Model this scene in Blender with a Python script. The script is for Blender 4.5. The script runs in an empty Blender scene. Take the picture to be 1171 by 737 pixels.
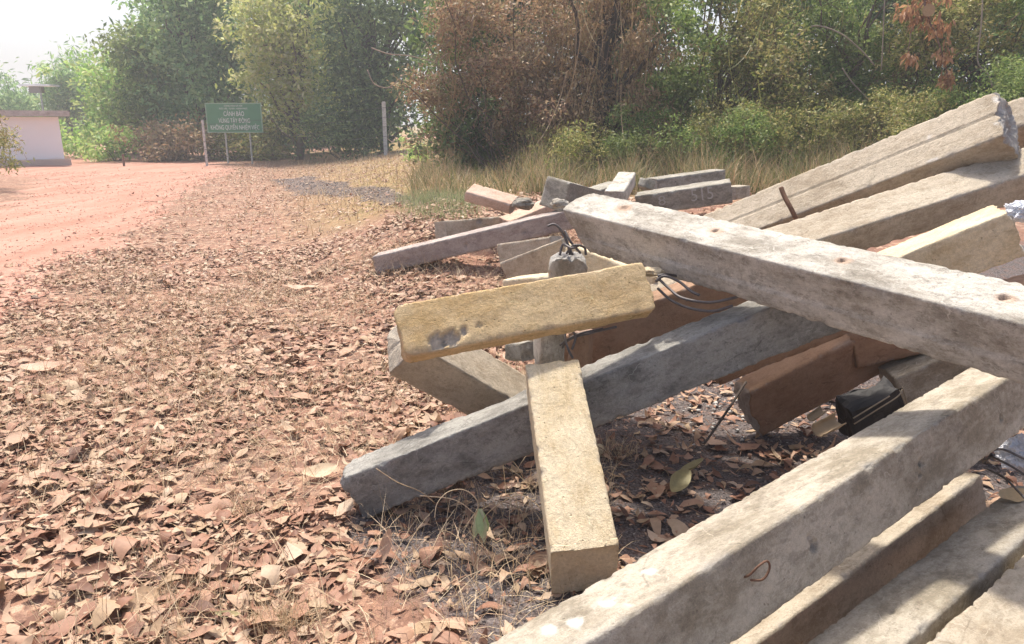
import bpy, math, random
import numpy as np
from mathutils import Matrix, Vector, noise
random.seed(7); RNG=np.random.default_rng(7)
S=bpy.context.scene
HAZE=.0032
COL=S.collection
R=math.radians
# ------------------------------------------------------------------ camera maths (1171 x 737 photograph)
F=850.;CX=585.5;CY=368.5;H=1.5;PT=R(15)
FW=np.array([0,math.cos(PT),-math.sin(PT)]);UP=np.array([0,math.sin(PT),math.cos(PT)]);RT=np.array([1.,0,0]);CC=np.array([0,0,H])
def sm(t): t=min(1,max(0,t)); return t*t*(3-2*t)
def gbase(x,y):
    if y<=0.1: return 0.
    return .6*sm((y-4.2)/5.)*sm((x/y+.32)/.25)
def gz(x,y):
    z=gbase(x,y)
    z+=.035*noise.noise(Vector((x*.9,y*.9,3.1)))+.012*noise.noise(Vector((x*5,y*5,1.)))
    return z
def ray(u,v): return FW+RT*(u-CX)/F-UP*(v-CY)/F
def proj(p):
    q=np.asarray(p,float)-CC; d=max(q@FW,.05)
    return CX+F*(q@RT)/d, CY-F*(q@UP)/d
def ground(u,v,extra=0):
    r=ray(u,v); t=.8
    for i in range(3000):
        p=CC+r*t
        if p[2]<=gbase(p[0],p[1])+extra: return p
        t*=1.004
    return p
def at(u,v,d): return CC+ray(u,v)*d          # point seen at a pixel, at depth d along the view axis
# ------------------------------------------------------------------ object helpers
def tag(o,label=None,cat=None,group=None,kind=None):
    if label: o['label']=label
    if cat: o['category']=cat
    if group: o['group']=group
    if kind: o['kind']=kind
    return o
def mesh_obj(name,verts,faces,mat,parent=None,smooth=False,attrs=None):
    me=bpy.data.meshes.new(name)
    verts=np.asarray(verts,dtype=np.float32)
    if isinstance(faces,np.ndarray):
        nf,k=faces.shape
        me.vertices.add(len(verts)); me.vertices.foreach_set('co',verts.ravel())
        me.loops.add(nf*k); me.loops.foreach_set('vertex_index',faces.astype(np.int32).ravel())
        me.polygons.add(nf); me.polygons.foreach_set('loop_start',np.arange(0,nf*k,k,dtype=np.int32))
        me.update(calc_edges=True)
    else:
        me.from_pydata([tuple(map(float,v)) for v in verts],[],faces); me.update()
    if smooth: me.polygons.foreach_set('use_smooth',np.ones(len(me.polygons),dtype=bool))
    for k,a in (attrs or {}).items():
        at_=me.attributes.new(k,'FLOAT','POINT'); at_.data.foreach_set('value',np.asarray(a,dtype=np.float32))
    me.materials.append(mat)
    o=bpy.data.objects.new(name,me); COL.objects.link(o)
    if parent: o.parent=parent
    return o
def empty(name,loc=(0,0,0)):
    o=bpy.data.objects.new(name,None); o.location=loc; o.empty_display_size=.1; COL.objects.link(o); return o
def tube(pts,rad,n=7,cap=True):
    """verts, faces of a tapered tube along pts"""
    pts=[Vector(p) for p in pts]; V=[];Fc=[]
    ref=None
    for i,p in enumerate(pts):
        t=(pts[min(i+1,len(pts)-1)]-pts[max(i-1,0)]).normalized()
        if ref is None:
            ref=t.orthogonal().normalized()
        a=(ref-t*ref.dot(t)).normalized(); ref=a; b=t.cross(a)
        r=rad[i] if hasattr(rad,'__len__') else rad
        for k in range(n):
            an=2*math.pi*k/n; V.append(tuple(p+a*math.cos(an)*r+b*math.sin(an)*r))
    for i in range(len(pts)-1):
        for k in range(n):
            Fc.append((i*n+k,i*n+(k+1)%n,(i+1)*n+(k+1)%n,(i+1)*n+k))
    if cap:
        Fc.append(tuple(reversed(range(n)))); m=(len(pts)-1)*n; Fc.append(tuple(range(m,m+n)))
    return V,Fc
class MB:
    def __init__(s): s.v=[];s.f=[]
    def add(s,vf):
        k=len(s.v); s.v+=[tuple(v) for v in vf[0]]; s.f+=[tuple(i+k for i in f) for f in vf[1]]; return s
    def box(s,c,d,rz=0,bev=0):
        V=[]
        for x in(-1,1):
            for y in(-1,1):
                for z in(-1,1):
                    px,py=x*d[0]/2,y*d[1]/2
                    V.append((c[0]+px*math.cos(rz)-py*math.sin(rz),c[1]+px*math.sin(rz)+py*math.cos(rz),c[2]+z*d[2]/2))
        s.add((V,[(0,1,3,2),(4,6,7,5),(0,4,5,1),(2,3,7,6),(0,2,6,4),(1,5,7,3)])); return s
    def build(s,name,mat,parent=None,smooth=False): return mesh_obj(name,s.v,s.f,mat,parent,smooth)
def curve(pts,n=12):
    """Catmull-Rom through points"""
    P=[Vector(p) for p in pts]; P=[P[0]*2-P[1]]+P+[P[-1]*2-P[-2]]; out=[]
    for i in range(1,len(P)-2):
        for k in range(n):
            t=k/n; a,b,c,d=P[i-1],P[i],P[i+1],P[i+2]
            out.append(.5*((2*b)+(c-a)*t+(2*a-5*b+4*c-d)*t*t+(3*b-a-3*c+d)*t*t*t))
    out.append(P[-2]); return out
# ------------------------------------------------------------------ materials
class NT:
    def __init__(s,name):
        s.m=bpy.data.materials.new(name); s.m.use_nodes=True; s.t=s.m.node_tree; s.t.nodes.clear()
        s.out=s.n('ShaderNodeOutputMaterial')
    def n(s,ty,ins=None,**kw):
        nd=s.t.nodes.new(ty)
        for k,v in kw.items(): setattr(nd,k,v)
        for k,v in (ins or {}).items():
            if hasattr(v,'is_output') or isinstance(v,bpy.types.NodeSocket): s.t.links.new(v,nd.inputs[k])
            else: nd.inputs[k].default_value=v
        return nd
    def mix(s,f,a,b,bt='MIX'):
        nd=s.t.nodes.new('ShaderNodeMix'); nd.data_type='RGBA'; nd.blend_type=bt
        for i,v in ((0,f),(6,a),(7,b)):
            if isinstance(v,bpy.types.NodeSocket): s.t.links.new(v,nd.inputs[i])
            else: nd.inputs[i].default_value=(v if i==0 else (tuple(v)+(1,))[:4])
        return nd.outputs[2]
    def ramp(s,f,pts):
        nd=s.t.nodes.new('ShaderNodeValToRGB'); s.t.links.new(f,nd.inputs[0]); e=nd.color_ramp.elements
        while len(e)<len(pts): e.new(.5)
        for i,(p,c) in enumerate(pts):
            e[i].position=p; e[i].color=(c,c,c,1) if isinstance(c,(int,float)) else tuple(c)+(1,)
        return nd.outputs[0]
    def math(s,op,a,b=0.):
        nd=s.t.nodes.new('ShaderNodeMath'); nd.operation=op
        for i,v in enumerate((a,b)):
            if isinstance(v,bpy.types.NodeSocket): s.t.links.new(v,nd.inputs[i])
            else: nd.inputs[i].default_value=v
        return nd.outputs[0]
    def noise(s,vec,scale,detail=4,rough=.55,out='Fac'):
        return s.n('ShaderNodeTexNoise',{'Vector':vec,'Scale':scale,'Detail':detail,'Roughness':rough}).outputs[out]
    def attr(s,name): return s.n('ShaderNodeAttribute',attribute_name=name).outputs['Fac']
    def finish(s,col,rough=.9,bump=None,bstr=.4,bdist=.004,spec=.3,metal=0.):
        p=s.n('ShaderNodeBsdfPrincipled',{'Roughness':rough,'Specular IOR Level':spec,'Metallic':metal})
        if isinstance(col,bpy.types.NodeSocket): s.t.links.new(col,p.inputs['Base Color'])
        else: p.inputs['Base Color'].default_value=tuple(col)+(1,)
        if bump is not None:
            b=s.n('ShaderNodeBump',{'Strength':bstr,'Distance':bdist,'Height':bump}); s.t.links.new(b.outputs[0],p.inputs['Normal'])
        s.t.links.new(p.outputs[0],s.out.inputs['Surface']); return s.m
def concrete(name,base,light,dark,stainc=(.42,.25,.15),darkamt=.5,grain=1.,pits=.45,streak=1.8):
    t=NT(name); tc=t.n('ShaderNodeTexCoord').outputs['Object']
    rnd=t.n('ShaderNodeObjectInfo').outputs['Random']
    off=t.n('ShaderNodeVectorMath',{0:tc,1:t.n('ShaderNodeCombineXYZ',{0:t.math('MULTIPLY',rnd,37.),1:t.math('MULTIPLY',rnd,11.),2:rnd}).outputs[0]},operation='ADD').outputs[0]
    st=t.n('ShaderNodeMapping',{'Vector':off,'Scale':(1.,streak,streak)}).outputs[0]
    n1=t.noise(st,3.2,10,.72); n2=t.noise(off,8.,12,.78); n3=t.noise(off,75.,4,.7); n4=t.noise(st,17.,12,.85)
    n5=t.noise(off,260.,2,.6)
    c=t.mix(t.ramp(n1,[(.42,0.),(.58,1.)]),base,light)
    c=t.mix(t.math('MULTIPLY',t.ramp(n4,[(.54,0.),(.62,1.)]),darkamt),c,dark)
    c=t.mix(t.math('MULTIPLY',t.ramp(n2,[(.54,0.),(.6,1.)]),darkamt*.7),c,tuple(.62*x for x in base))
    c=t.mix(t.math('MULTIPLY',t.ramp(n2,[(.38,1.),(.44,0.)]),.5),c,light)
    c=t.mix(.75*grain,c,t.mix(n3,(.45,.45,.45),(1.5,1.5,1.5)),'MULTIPLY')
    c=t.mix(.45*grain,c,t.mix(n5,(.4,.4,.4),(1.6,1.6,1.6)),'MULTIPLY')
    vo=t.n('ShaderNodeTexVoronoi',{'Vector':off,'Scale':42.,'Randomness':1.})
    pit=t.ramp(vo.outputs['Distance'],[(.07,1.),(.16,0.)])
    sel=t.ramp(t.noise(off,21.,1),[(.5,0.),(.58,1.)])
    pit=t.math('MULTIPLY',t.math('MULTIPLY',pit,sel),pits)
    c=t.mix(pit,c,tuple(.35*x for x in dark))
    sn=t.noise(t.n('ShaderNodeMapping',{'Vector':off,'Scale':(4.,9.,9.)}).outputs[0],2.6,9,.72)
    c=t.mix(t.math('MULTIPLY',t.ramp(sn,[(.53,0.),(.60,1.)]),.4),c,tuple(1.1*x for x in light))
    c=t.mix(t.math('MULTIPLY',t.ramp(sn,[(.39,1.),(.45,0.)]),.35),c,dark)
    # thin pale scuffs in all directions
    wv=t.n('ShaderNodeTexVoronoi',{'Vector':t.n('ShaderNodeVectorMath',{0:off,1:t.n('ShaderNodeVectorMath',{0:t.noise(off,4.,4,out='Color'),1:(.3,.3,.3)},operation='MULTIPLY').outputs[0]},operation='ADD').outputs[0],'Scale':7.},feature='DISTANCE_TO_EDGE').outputs['Distance']
    scf=t.math('MULTIPLY',t.ramp(wv,[(.004,1.),(.014,0.)]),t.ramp(n2,[(.52,0.),(.6,.55)]))
    c=t.mix(scf,c,tuple(min(.8,1.35*x) for x in light))
    # hairline marks
    w=t.n('ShaderNodeTexVoronoi',{'Vector':t.n('ShaderNodeVectorMath',{0:st,1:t.n('ShaderNodeVectorMath',{0:t.noise(off,6.,3,out='Color'),1:(.10,.10,.10)},operation='MULTIPLY').outputs[0]},operation='ADD').outputs[0],'Scale':2.2},feature='DISTANCE_TO_EDGE').outputs['Distance']
    crack=t.math('MULTIPLY',t.ramp(w,[(.002,1.),(.010,0.)]),t.ramp(n2,[(.5,0.),(.58,.4)]))
    c=t.mix(crack,c,tuple(.6*x for x in dark))
    c=t.mix(t.attr('raw'),c,t.mix(n3,tuple(.3*x+.13 for x in base),tuple(.45*x+.36 for x in base)))
    c=t.mix(t.attr('stain'),c,stainc)
    c=t.mix(t.math('MULTIPLY',t.attr('paint'),t.ramp(n2,[(.35,.3),(.55,1.)])),c,(.74,.74,.72))
    bump=t.math('ADD',t.math('ADD',t.math('MULTIPLY',n3,.8),t.math('MULTIPLY',n4,1.4)),t.math('SUBTRACT',t.math('MULTIPLY',n5,.4),t.math('MULTIPLY',pit,1.2)))
    return t.finish(c,.92,bump,.75,.009,.2)
def foliage(name,cols,transl=.35,rough=.55,patch=None,spec=.35):
    t=NT(name); g=t.n('ShaderNodeNewGeometry'); rp=g.outputs['Random Per Island']
    n=len(cols); c=t.ramp(rp,[((i+.0)/max(1,n-1),cols[i]) for i in range(n)])
    pos=g.outputs['Position']
    big=t.noise(pos,.9,3,.6)
    if patch: c=t.mix(t.math('MULTIPLY',t.ramp(big,[(.47,0.),(.6,1.)]),patch[1]),c,patch[0])
    sp=t.noise(pos,60.,3,.6)
    c=t.mix(.5,c,t.mix(sp,(.5,.5,.5),(1.5,1.5,1.5)),'MULTIPLY')
    p=t.n('ShaderNodeBsdfPrincipled',{'Base Color':c,'Roughness':rough,'Specular IOR Level':spec})
    tr=t.n('ShaderNodeBsdfTranslucent',{'Color':c})
    mx=t.n('ShaderNodeMixShader',{0:transl,1:p.outputs[0],2:tr.outputs[0]})
    t.t.links.new(mx.outputs[0],t.out.inputs['Surface']); return t.m
def plain(name,col,rough=.6,metal=0.,var=.4,scale=30.,spec=.3):
    t=NT(name); tc=t.n('ShaderNodeTexCoord').outputs['Object']
    n=t.noise(tc,scale,5,.65); c=t.mix(var,col,t.mix(n,tuple(.35*x for x in col),tuple(min(1,1.6*x) for x in col)))
    return t.finish(c,rough,n,.3,.003,spec,metal)
M={}
M['beam_grey']=concrete('concrete_pale_grey',(.33,.30,.25),(.58,.55,.49),(.14,.125,.10),(.50,.30,.19),.65)
M['beam_dark']=concrete('concrete_blue_grey',(.22,.21,.19),(.37,.36,.33),(.09,.088,.082),darkamt=.6)
M['beam_tan']=concrete('concrete_tan_grey',(.31,.27,.205),(.50,.45,.37),(.15,.13,.10),darkamt=.4)
M['beam_cream']=concrete('concrete_cream',(.62,.50,.32),(.70,.60,.43),(.40,.29,.16),darkamt=.4,pits=.55,streak=1.3)
M['beam_yellow']=concrete('concrete_ochre',(.60,.42,.205),(.68,.52,.30),(.38,.26,.11),darkamt=.45,pits=.55,streak=1.4)
M['beam_beige']=concrete('concrete_beige',(.40,.335,.25),(.52,.455,.36),(.24,.19,.13),darkamt=.45)
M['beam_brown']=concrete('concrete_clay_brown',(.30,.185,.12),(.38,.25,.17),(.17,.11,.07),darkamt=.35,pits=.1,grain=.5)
M['beam_mauve']=concrete('concrete_mauve_grey',(.33,.275,.25),(.46,.40,.36),(.16,.14,.14),darkamt=.4)
M['beam_pink']=concrete('concrete_pink_clay',(.52,.36,.27),(.60,.45,.36),(.30,.18,.12),darkamt=.3)
M['beam_moss']=concrete('concrete_weathered',(.24,.22,.18),(.38,.36,.31),(.09,.085,.07),darkamt=.7,pits=.7)
M['rust']=plain('rusty_steel',(.16,.09,.06),.8,.3,.8,90.)
M['steel']=plain('grey_steel_wire',(.13,.12,.12),.6,.5,.6,60.)
M['white_wall']=None
# ------------------------------------------------------------------ concrete posts
def nz(x,y,z): return noise.noise(Vector((x,y,z)))
class Beam: pass
BE={}
def frame(P0,P1,roll):
    P0=Vector(P0);P1=Vector(P1); d=(P1-P0); L=d.length; d.normalize()
    s=d.cross(Vector((0,0,1))).normalized(); u=s.cross(d)
    c,n=math.cos(R(roll)),math.sin(R(roll))
    return P0,d,s*c+u*n,u*c-s*n,L
def facept(fr,w,h,face,px,py):
    """pixel -> (x along, lateral) on a face of the post"""
    P0,d,s,u,L=fr
    n={'T':u,'B':-u,'N':s,'F':-s}[face]; k=(h if face in 'TB' else w)/2
    q=P0+n*k; r=Vector(ray(px,py)); C=Vector(CC)
    t=(q-C).dot(n)/r.dot(n); p=C+r*t-P0
    return p.dot(d), (p.dot(s) if face in 'TB' else p.dot(u))
def beam(key,label,P0,P1,w,h,roll,mat,seed=0,res=.012,amp=.0025,chip=.010,end0=.012,end1=.012,holes=(),grooves=(),paint=(),taper=1.,cr=.005,cham0=None,name='concrete_post',group='broken concrete posts in the heap',cat='concrete post',parent=None,ledge=None,cut0=None,round0=0,round1=0):
    fr=frame(P0,P1,roll); _,d,s,u,L=fr
    ns_w=max(4,round(w/res)); ns_h=max(4,round(h/res)); nx=max(4,round(L/res))
    sec=[]  # (y,z)
    for i in range(ns_w): sec.append((-w/2+w*i/ns_w,-h/2))
    for i in range(ns_h): sec.append((w/2,-h/2+h*i/ns_h))
    for i in range(ns_w): sec.append((w/2-w*i/ns_w,h/2))
    for i in range(ns_h): sec.append((-w/2,h/2-h*i/ns_h))
    n=len(sec); V=[];st=[];pa=[];raw=[]
    # local: x=d, y=-s (far), z=u
    HL=[]
    for hd in holes:
        face,px,py,r,dep,sr=hd; a,l=facept(fr,w,h,face,px,py); HL.append((face,a,l,r,dep,sr))
    PL=[]
    for (face,px,py,ra,rl) in paint:
        a,l=facept(fr,w,h,face,px,py); PL.append((face,a,l,ra,rl))
    def prof(x,y,z,inner=1.):
        tp=1+(taper-1)*x/L
        qy=min(max(y,-(w/2-cr)),w/2-cr); qz=min(max(z,-(h/2-cr)),h/2-cr)
        dy,dz=y-qy,z-qz; l=math.hypot(dy,dz)
        if l>1e-9: ny,nz_=dy/l,dz/l
        else: ny,nz_=0,0
        Y=qy+ny*min(cr,l); Z=qz+nz_*min(cr,l)
        return Y*tp,Z*tp,ny,nz_
    ks=[.12,.3,.5,.7,.86,.96]
    rings=[(0.,k) for k in ks]+[(L*i/nx,1.) for i in range(nx+1)]+[(L,k) for k in reversed(ks)]
    for ri,(x,k) in enumerate(rings):
        for (y0,z0) in sec:
            Y,Z,ny,nzz=prof(x,y0,z0)
            sx=x*1.; o=seed*7.3
            disp=amp*(nz(sx*4+o,Y*9,Z*9)*1.3+.8*nz(sx*16,Y*22+o,Z*22)+.35*nz(sx*60,Y*60,Z*60+o))
            ce=min(w/2-abs(y0),h/2-abs(z0)) if True else 0
            oth=max(w/2-abs(y0),h/2-abs(z0))          # distance to the nearest long edge
            cid=(1 if y0>0 else 0)+(2 if z0>0 else 0)
            rw=0.
            if oth<.05:
                c1=max(0,nz(sx*5.+cid*9.1+o,cid*3.3,o)-.25)*.9; c2=max(0,nz(sx*23+cid*5,o,cid*1.7)-.25)*1.4
                f=1-oth/.05; c3=max(0,nz(sx*55+cid*7,o+3,cid*2.7)-.2)*1.6; cc=chip*(c1*f*f*1.3+c2*f**4*1.3+c3*f**6*.7); disp-=cc; rw=min(1,cc/.006)*.7
            for (face,a,l,r,dep,sr) in HL:
                lat={'T':-Y,'B':-Y,'N':Z,'F':Z}[face]
                on={'T':nzz>.9,'B':nzz<-.9,'N':ny<-.9,'F':ny>.9}[face]
                if on:
                    rr=math.hypot(x-a,lat-l)
                    if rr<r*1.25:
                        rr+=r*.5*nz(x*60,lat*60,o)*(1 if r>.014 else 0); f_=sm((r*1.25-rr)/(r*.5)); disp-=dep*f_*(1+.7*nz(x*90,lat*90,o)); rw=max(rw,f_*(1. if r>.014 else .2))
            fY=Y+ny*disp; fZ=Z+nzz*disp
            if ledge:                                  # shallow step along the near side
                if ny<-.9 and z0<ledge[0]*h: fY-=ledge[1]
                elif y0<-w/2+.001 and z0<ledge[0]*h: fY-=ledge[1]
            for (face,lat0,wd,dep) in grooves:
                lat={'T':-Y,'B':-Y,'N':Z,'F':Z}[face]; on={'T':nzz>.9,'B':nzz<-.9,'N':ny<-.9,'F':ny>.9}[face]
                if on and abs(lat-lat0-.004*nz(x*3,o,0))<wd:
                    if face=='N': fY+=dep
                    elif face=='T': fZ-=dep
            X=x
            fY*=k; fZ*=k
            e0=max(0,1-x/.05); e1=max(0,1-(L-x)/.05)
            if end0 and e0>0:
                g=end0*(1.1*nz(fY*9+o,fZ*9,2)+.7*nz(fY*30,fZ*30+o,1)+.3*nz(fY*80,fZ*80,o)); X+=g*e0
                if oth<.03 and k>=.86: X+=end0*.25*e0*max(0,nz(fY*14,fZ*14,o+5)+.2)
                if cham0: X+=e0*(cham0[0]*(fY/w+.5)+cham0[1]*(fZ/h+.5))
            for rd,xx,sg in ((round0,x,1),(round1,L-x,-1)):
                if rd and xx<rd*1.6:
                    zz=min(rd,max(0,abs(fZ)-(h/2-rd))); X+=sg*(rd-math.sqrt(max(0,rd*rd-zz*zz)))*max(0,1-xx/(rd*1.6))
            if cut0 and x<cut0[0]: X+=cut0[1]*(.5-fZ/h)*(1-x/cut0[0])+cut0[2]*(fY/w+.5)*(1-x/cut0[0])
            if end1 and e1>0:
                g=end1*(1.1*nz(fY*9+o,fZ*9,12)+.7*nz(fY*30,fZ*30+o,11)+.3*nz(fY*80,fZ*80,o)); X-=abs(g)*e1*1.2
            if k<1: rw=1. if (end0 if ri<len(ks) else end1)>.015 else .35
            V.append((X,fY,fZ)); raw.append(rw)
            sv=0.
            for (face,a,l,r,dep,sr) in HL:
                lat={'T':-Y,'B':-Y,'N':Z,'F':Z}[face]; on={'T':nzz>.9,'B':nzz<-.9,'N':ny<-.9,'F':ny>.9}[face]
                if on and sr>0:
                    rr=math.hypot((x-a)*.8,lat-l)/sr+.5*nz(x*18,lat*18,o); sv=max(sv,.5*sm((1.25-rr)*1.6))
            st.append(sv)
            pv=0.
            for (face,a,l,ra,rl) in PL:
                lat={'T':-Y,'B':-Y,'N':Z,'F':Z}[face]; on={'T':nzz>.5,'B':nzz<-.5,'N':ny<-.5,'F':ny>.5}[face]
                if on:
                    rr=math.hypot((x-a)/ra,(lat-l)/rl)+1.1*nz(x*22+o,lat*22,3)+.5*nz(x*70,lat*70,o); pv=max(pv,sm((1.-rr)*1.3)*.8)
            pa.append(pv)
    Fc=[]
    m=len(rings)
    for i in range(m-1):
        for j in range(n):
            a=i*n+j;b=i*n+(j+1)%n; Fc.append((a,b,b+n,a+n))
    # centre fans
    c0=len(V); V.append((sum(V[i][0] for i in range(n))/n,0,0)); c1=len(V); V.append((sum(V[(m-1)*n+i][0] for i in range(n))/n,0,0))
    st+=[0,0];pa+=[0,0];raw+=[.6,.6]
    for j in range(n):
        Fc.append((c0,(j+1)%n,j)); Fc.append((c1,(m-1)*n+j,(m-1)*n+(j+1)%n))
    Fc=[tuple(reversed(f)) for f in Fc]
    o=mesh_obj(name,V,Fc,mat,parent,True,{'stain':st,'paint':pa,'raw':raw})
    X=Matrix((( d[0],-s[0],u[0],P0[0]),(d[1],-s[1],u[1],P0[1]),(d[2],-s[2],u[2],P0[2]),(0,0,0,1)))
    o.matrix_world=X
    tag(o,label,cat,group)
    b=Beam(); b.o=o;b.fr=fr;b.w=w;b.h=h;b.L=L; BE[key]=b
    return b
def on_face(b,face,px,py,off=0.):
    a,l=facept(b.fr,b.w,b.h,face,px,py)
    if face=='T': return Vector((a,-l,b.h/2+off))
    if face=='N': return Vector((a,-b.w/2-off,l))
def rod(name,b,pts,r,mat,label=None):
    V,Fc=tube(curve(pts,8),r,7); o=mesh_obj(name,V,Fc,mat,b.o,True)
    if label: o['label']=label
    return o
def local(b,p): return b.o.matrix_world.inverted()@Vector(p)
def rods_px(name,b,pixs,r,mat,label=None):
    """rod through world points given as (px,py,depth)"""
    return rod(name,b,[local(b,at(*q)) for q in pixs],r,mat,label)
def scl(P,k): return [CC[i]+(P[i]-CC[i])*k for i in range(3)]

b1=beam('B1','long pale concrete post lying across the top of the heap with round bolt holes',[.316,3.491,1.067],[1.955,1.105,.887],.19,.19,-21,M['beam_grey'],1,.0075,amp=.002,chip=.010,end0=.022,
  holes=[('T',712,238,.016,.012,.034),('T',697,217.5,.008,.006,.0),('T',818,264,.009,.03,.026),('T',963,298,.010,.03,.022),('T',1148,340,.011,.035,.022)],ledge=(-.12,.006),cut0=(.6,.17,.02))
b2=beam('B2','long dark blue-grey concrete post rising from the leaves up to the crossing post',[-.617,2.68,.092],[1.30,2.797,.868],.155,.197,-1,M['beam_dark'],2,.009,amp=.004,chip=.018,end0=.03,grooves=[('N',-.02,.006,.0)])
b3=beam('B3','long tan-grey concrete post in the foreground with a wire loop in its side',[-.142,1.095,.382],[2.75,3.218,.686],.19,.19,18,M['beam_tan'],3,.0085,amp=.0025,chip=.012,
  holes=[('N',931,625,.013,.02,.0),('N',925,615,.008,.012,0),('N',1054,530,.009,.02,0),('N',1052,545,.007,.012,0),('N',1145,478,.009,.02,0)],
  paint=[('T',697,690,.030,.035),('T',652,712,.028,.03),('T',630,722,.02,.03),('T',745,655,.015,.02)])
_c=Vector(at(1123,541,2.80)); _f=frame([-.142,1.095,.382],[2.75,3.218,.686],14); _e=_c-_f[2]*.095-_f[3]*.09
b4=beam('B4','yellowish grey concrete post lying low under the foreground post',_e-_f[1]*2.0,_e,.19,.18,14,M['beam_beige'],4,.011,chip=.012,end1=.02)
b5=beam('B5','pale concrete post at the bottom right with a round hole near its edge',[.201,1.032,.202],[1.838,2.312,.208],.17,.149,10,M['beam_tan'],5,.009,chip=.010,
  holes=[('T',1019,699,.010,.012,0),('T',1147,598,.009,.012,0),('T',983,708,.004,.01,0)])
b6=beam('B6','rough cream concrete post in the bottom right corner of the heap',[.461,.929,.235],[1.955,2.123,.232],.25,.15,-3,M['beam_beige'],6,.010,amp=.005,chip=.03)
b7=beam('B7','short cream concrete post leaning with its sawn end towards the viewer',[.232,2.035,.125],[.150,2.66,.575],.212,.21,6,M['beam_cream'],7,.009,amp=.002,chip=.012,end0=.008,end1=.012,taper=.93,cham0=(0,.075),
  holes=[('T',640,466,.010,.004,0),('T',652,466,.008,.004,0)])
b8=beam('B8','short ochre concrete post with a rough cavity lying across the other stubs',[-.413,2.61,.751],[.522,2.817,.876],.10,.201,34,M['beam_yellow'],8,.009,amp=.0022,chip=.010,end0=.008,
  round0=.035,round1=.022,
  holes=[('N',500,392,.034,.010,0),('N',515,388,.034,.013,0),('N',531,380,.016,.010,0),('N',548,373,.010,.006,0)])
b9=beam('B9','short tan concrete post with a shaded side tilted under the ochre post',[-.456,2.952,.629],[.133,3.331,.126],.216,.20,-38,M['beam_beige'],9,.010,chip=.01,round0=.02)
B10A,B10B=[-1.229,6.723,.256],[.67,6.359,.755]
b10=beam('B10','slim mauve-grey concrete post sloping up from the leaf litter at the far left',B10A,B10B,.19,.165,-4,M['beam_mauve'],10,.016,chip=.012,
  holes=[('N',465,300,.012,.02,0),('N',533,281,.012,.02,0),('N',599,264.5,.014,.02,0)])
b11=beam('B11','beige concrete post with a long groove, highest of the heap at the upper right',[1.10,5.03,.62],[2.399,3.701,1.495],.2,.30,39,M['beam_beige'],11,.010,amp=.0018,chip=.014,end1=.03,grooves=[('N',.0,.0055,.009)],
  paint=[('N',1062,158,.015,.02),('N',1068,182,.03,.012),('N',1140,115,.02,.03),('N',1143,140,.015,.03)])
b12=beam('B12','beige concrete post running under the grooved post',[.03,3.66,.462],[2.7,3.653,1.335],.215,.155,-23,M['beam_beige'],12,.011,amp=.0018,chip=.012)
beam('B18','added brown filler post darkening the gap under the pale topped post',[1.62,3.45,.46],[3.1,3.35,.90],.2,.19,0,M['beam_brown'],40,.016)  # filler post added to darken and shade the gap below the right-hand posts
b13=beam('B13','pale topped concrete post ending at a plastic bag on the right',[.445,3.365,.252],[1.981,2.951,1.093],.189,.19,-3,M['beam_cream'],13,.010,end1=.02,holes=[('T',1118,251.5,.008,.01,0)])
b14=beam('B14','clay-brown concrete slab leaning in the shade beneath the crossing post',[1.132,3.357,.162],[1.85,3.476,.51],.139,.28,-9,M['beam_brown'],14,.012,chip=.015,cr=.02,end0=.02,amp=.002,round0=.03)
# shaded brown member below the dark post, and the one behind it
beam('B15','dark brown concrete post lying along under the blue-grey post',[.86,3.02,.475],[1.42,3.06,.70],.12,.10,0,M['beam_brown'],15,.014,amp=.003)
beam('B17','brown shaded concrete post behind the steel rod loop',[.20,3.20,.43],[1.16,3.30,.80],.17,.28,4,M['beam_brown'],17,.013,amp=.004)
beam('B16','short grey-brown concrete stub propped behind the foreground post',list(at(1022,452,3.55)),list(at(1130,405,3.5)),.2,.26,0,M['beam_tan'],18,.013,end0=.015)
# far end of the heap
beam('F1','small pink concrete chunk lying on the far edge of the heap',[-.404,7.195,.857],[.033,7.05,.749],.20,.10,-20,M['beam_pink'],21,.02,end1=.03,chip=.015)
beam('F2','pinkish concrete slab between the small pink chunk and the crossing post',[-.065,7.25,.54],[.47,7.5,.73],.26,.11,-3,M['beam_pink'],22,.02)
beam('F3','short cream-green concrete chunk behind the slim mauve-grey post',[-.684,7.129,.502],[-.12,7.60,.49],.2,.17,10,M['beam_beige'],23,.02,holes=[('N',548,253,.03,.03,0)])
beam('F4','weathered square concrete block tipped up on the far side of the heap',[.433,6.70,.88],[.62,6.45,.84],.42,.26,14,M['beam_moss'],24,.02,chip=.02)
beam('F5','sunlit white concrete stub standing out behind the crossing post',list(at(702,228,5.6)),list(at(717,205,6.4)),.15,.12,0,M['beam_grey'],25,.015,end1=.03)
beam('F6','small grey round-topped concrete lump behind the sunlit white stub',list(at(738,216,6.9)),list(at(741,206,6.9)),.13,.12,0,M['beam_moss'],26,.02,chip=.03,cr=.03)
beam('F7','mossy grey concrete post at the back of the far pile',list(at(745,214,7.6)),list(at(822,203,8.0)),.2,.17,0,M['beam_moss'],27,.02)
b28=beam('F8','weathered concrete post with faded painted numbers on its side',[1.14,6.80,.79],[1.93,6.62,.925],.26,.18,-4,M['beam_moss'],28,.016,amp=.004,chip=.02)
beam('F9','tiny pale concrete offcut beside the grooved post in the grass',list(at(834,221,7.6)),list(at(850,219,7.8)),.15,.13,0,M['beam_tan'],29,.02)
beam('F10','grey concrete slab lying low between the tipped block and the white stub',list(at(668,226,6.5)),list(at(705,214,6.9)),.18,.1,0,M['beam_moss'],30,.02)
beam('M1','light brown concrete board on edge under the slim mauve-grey post',[-.064,5.564,.545],[.32,5.18,.66],.12,.15,4,M['beam_beige'],31,.015)
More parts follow.
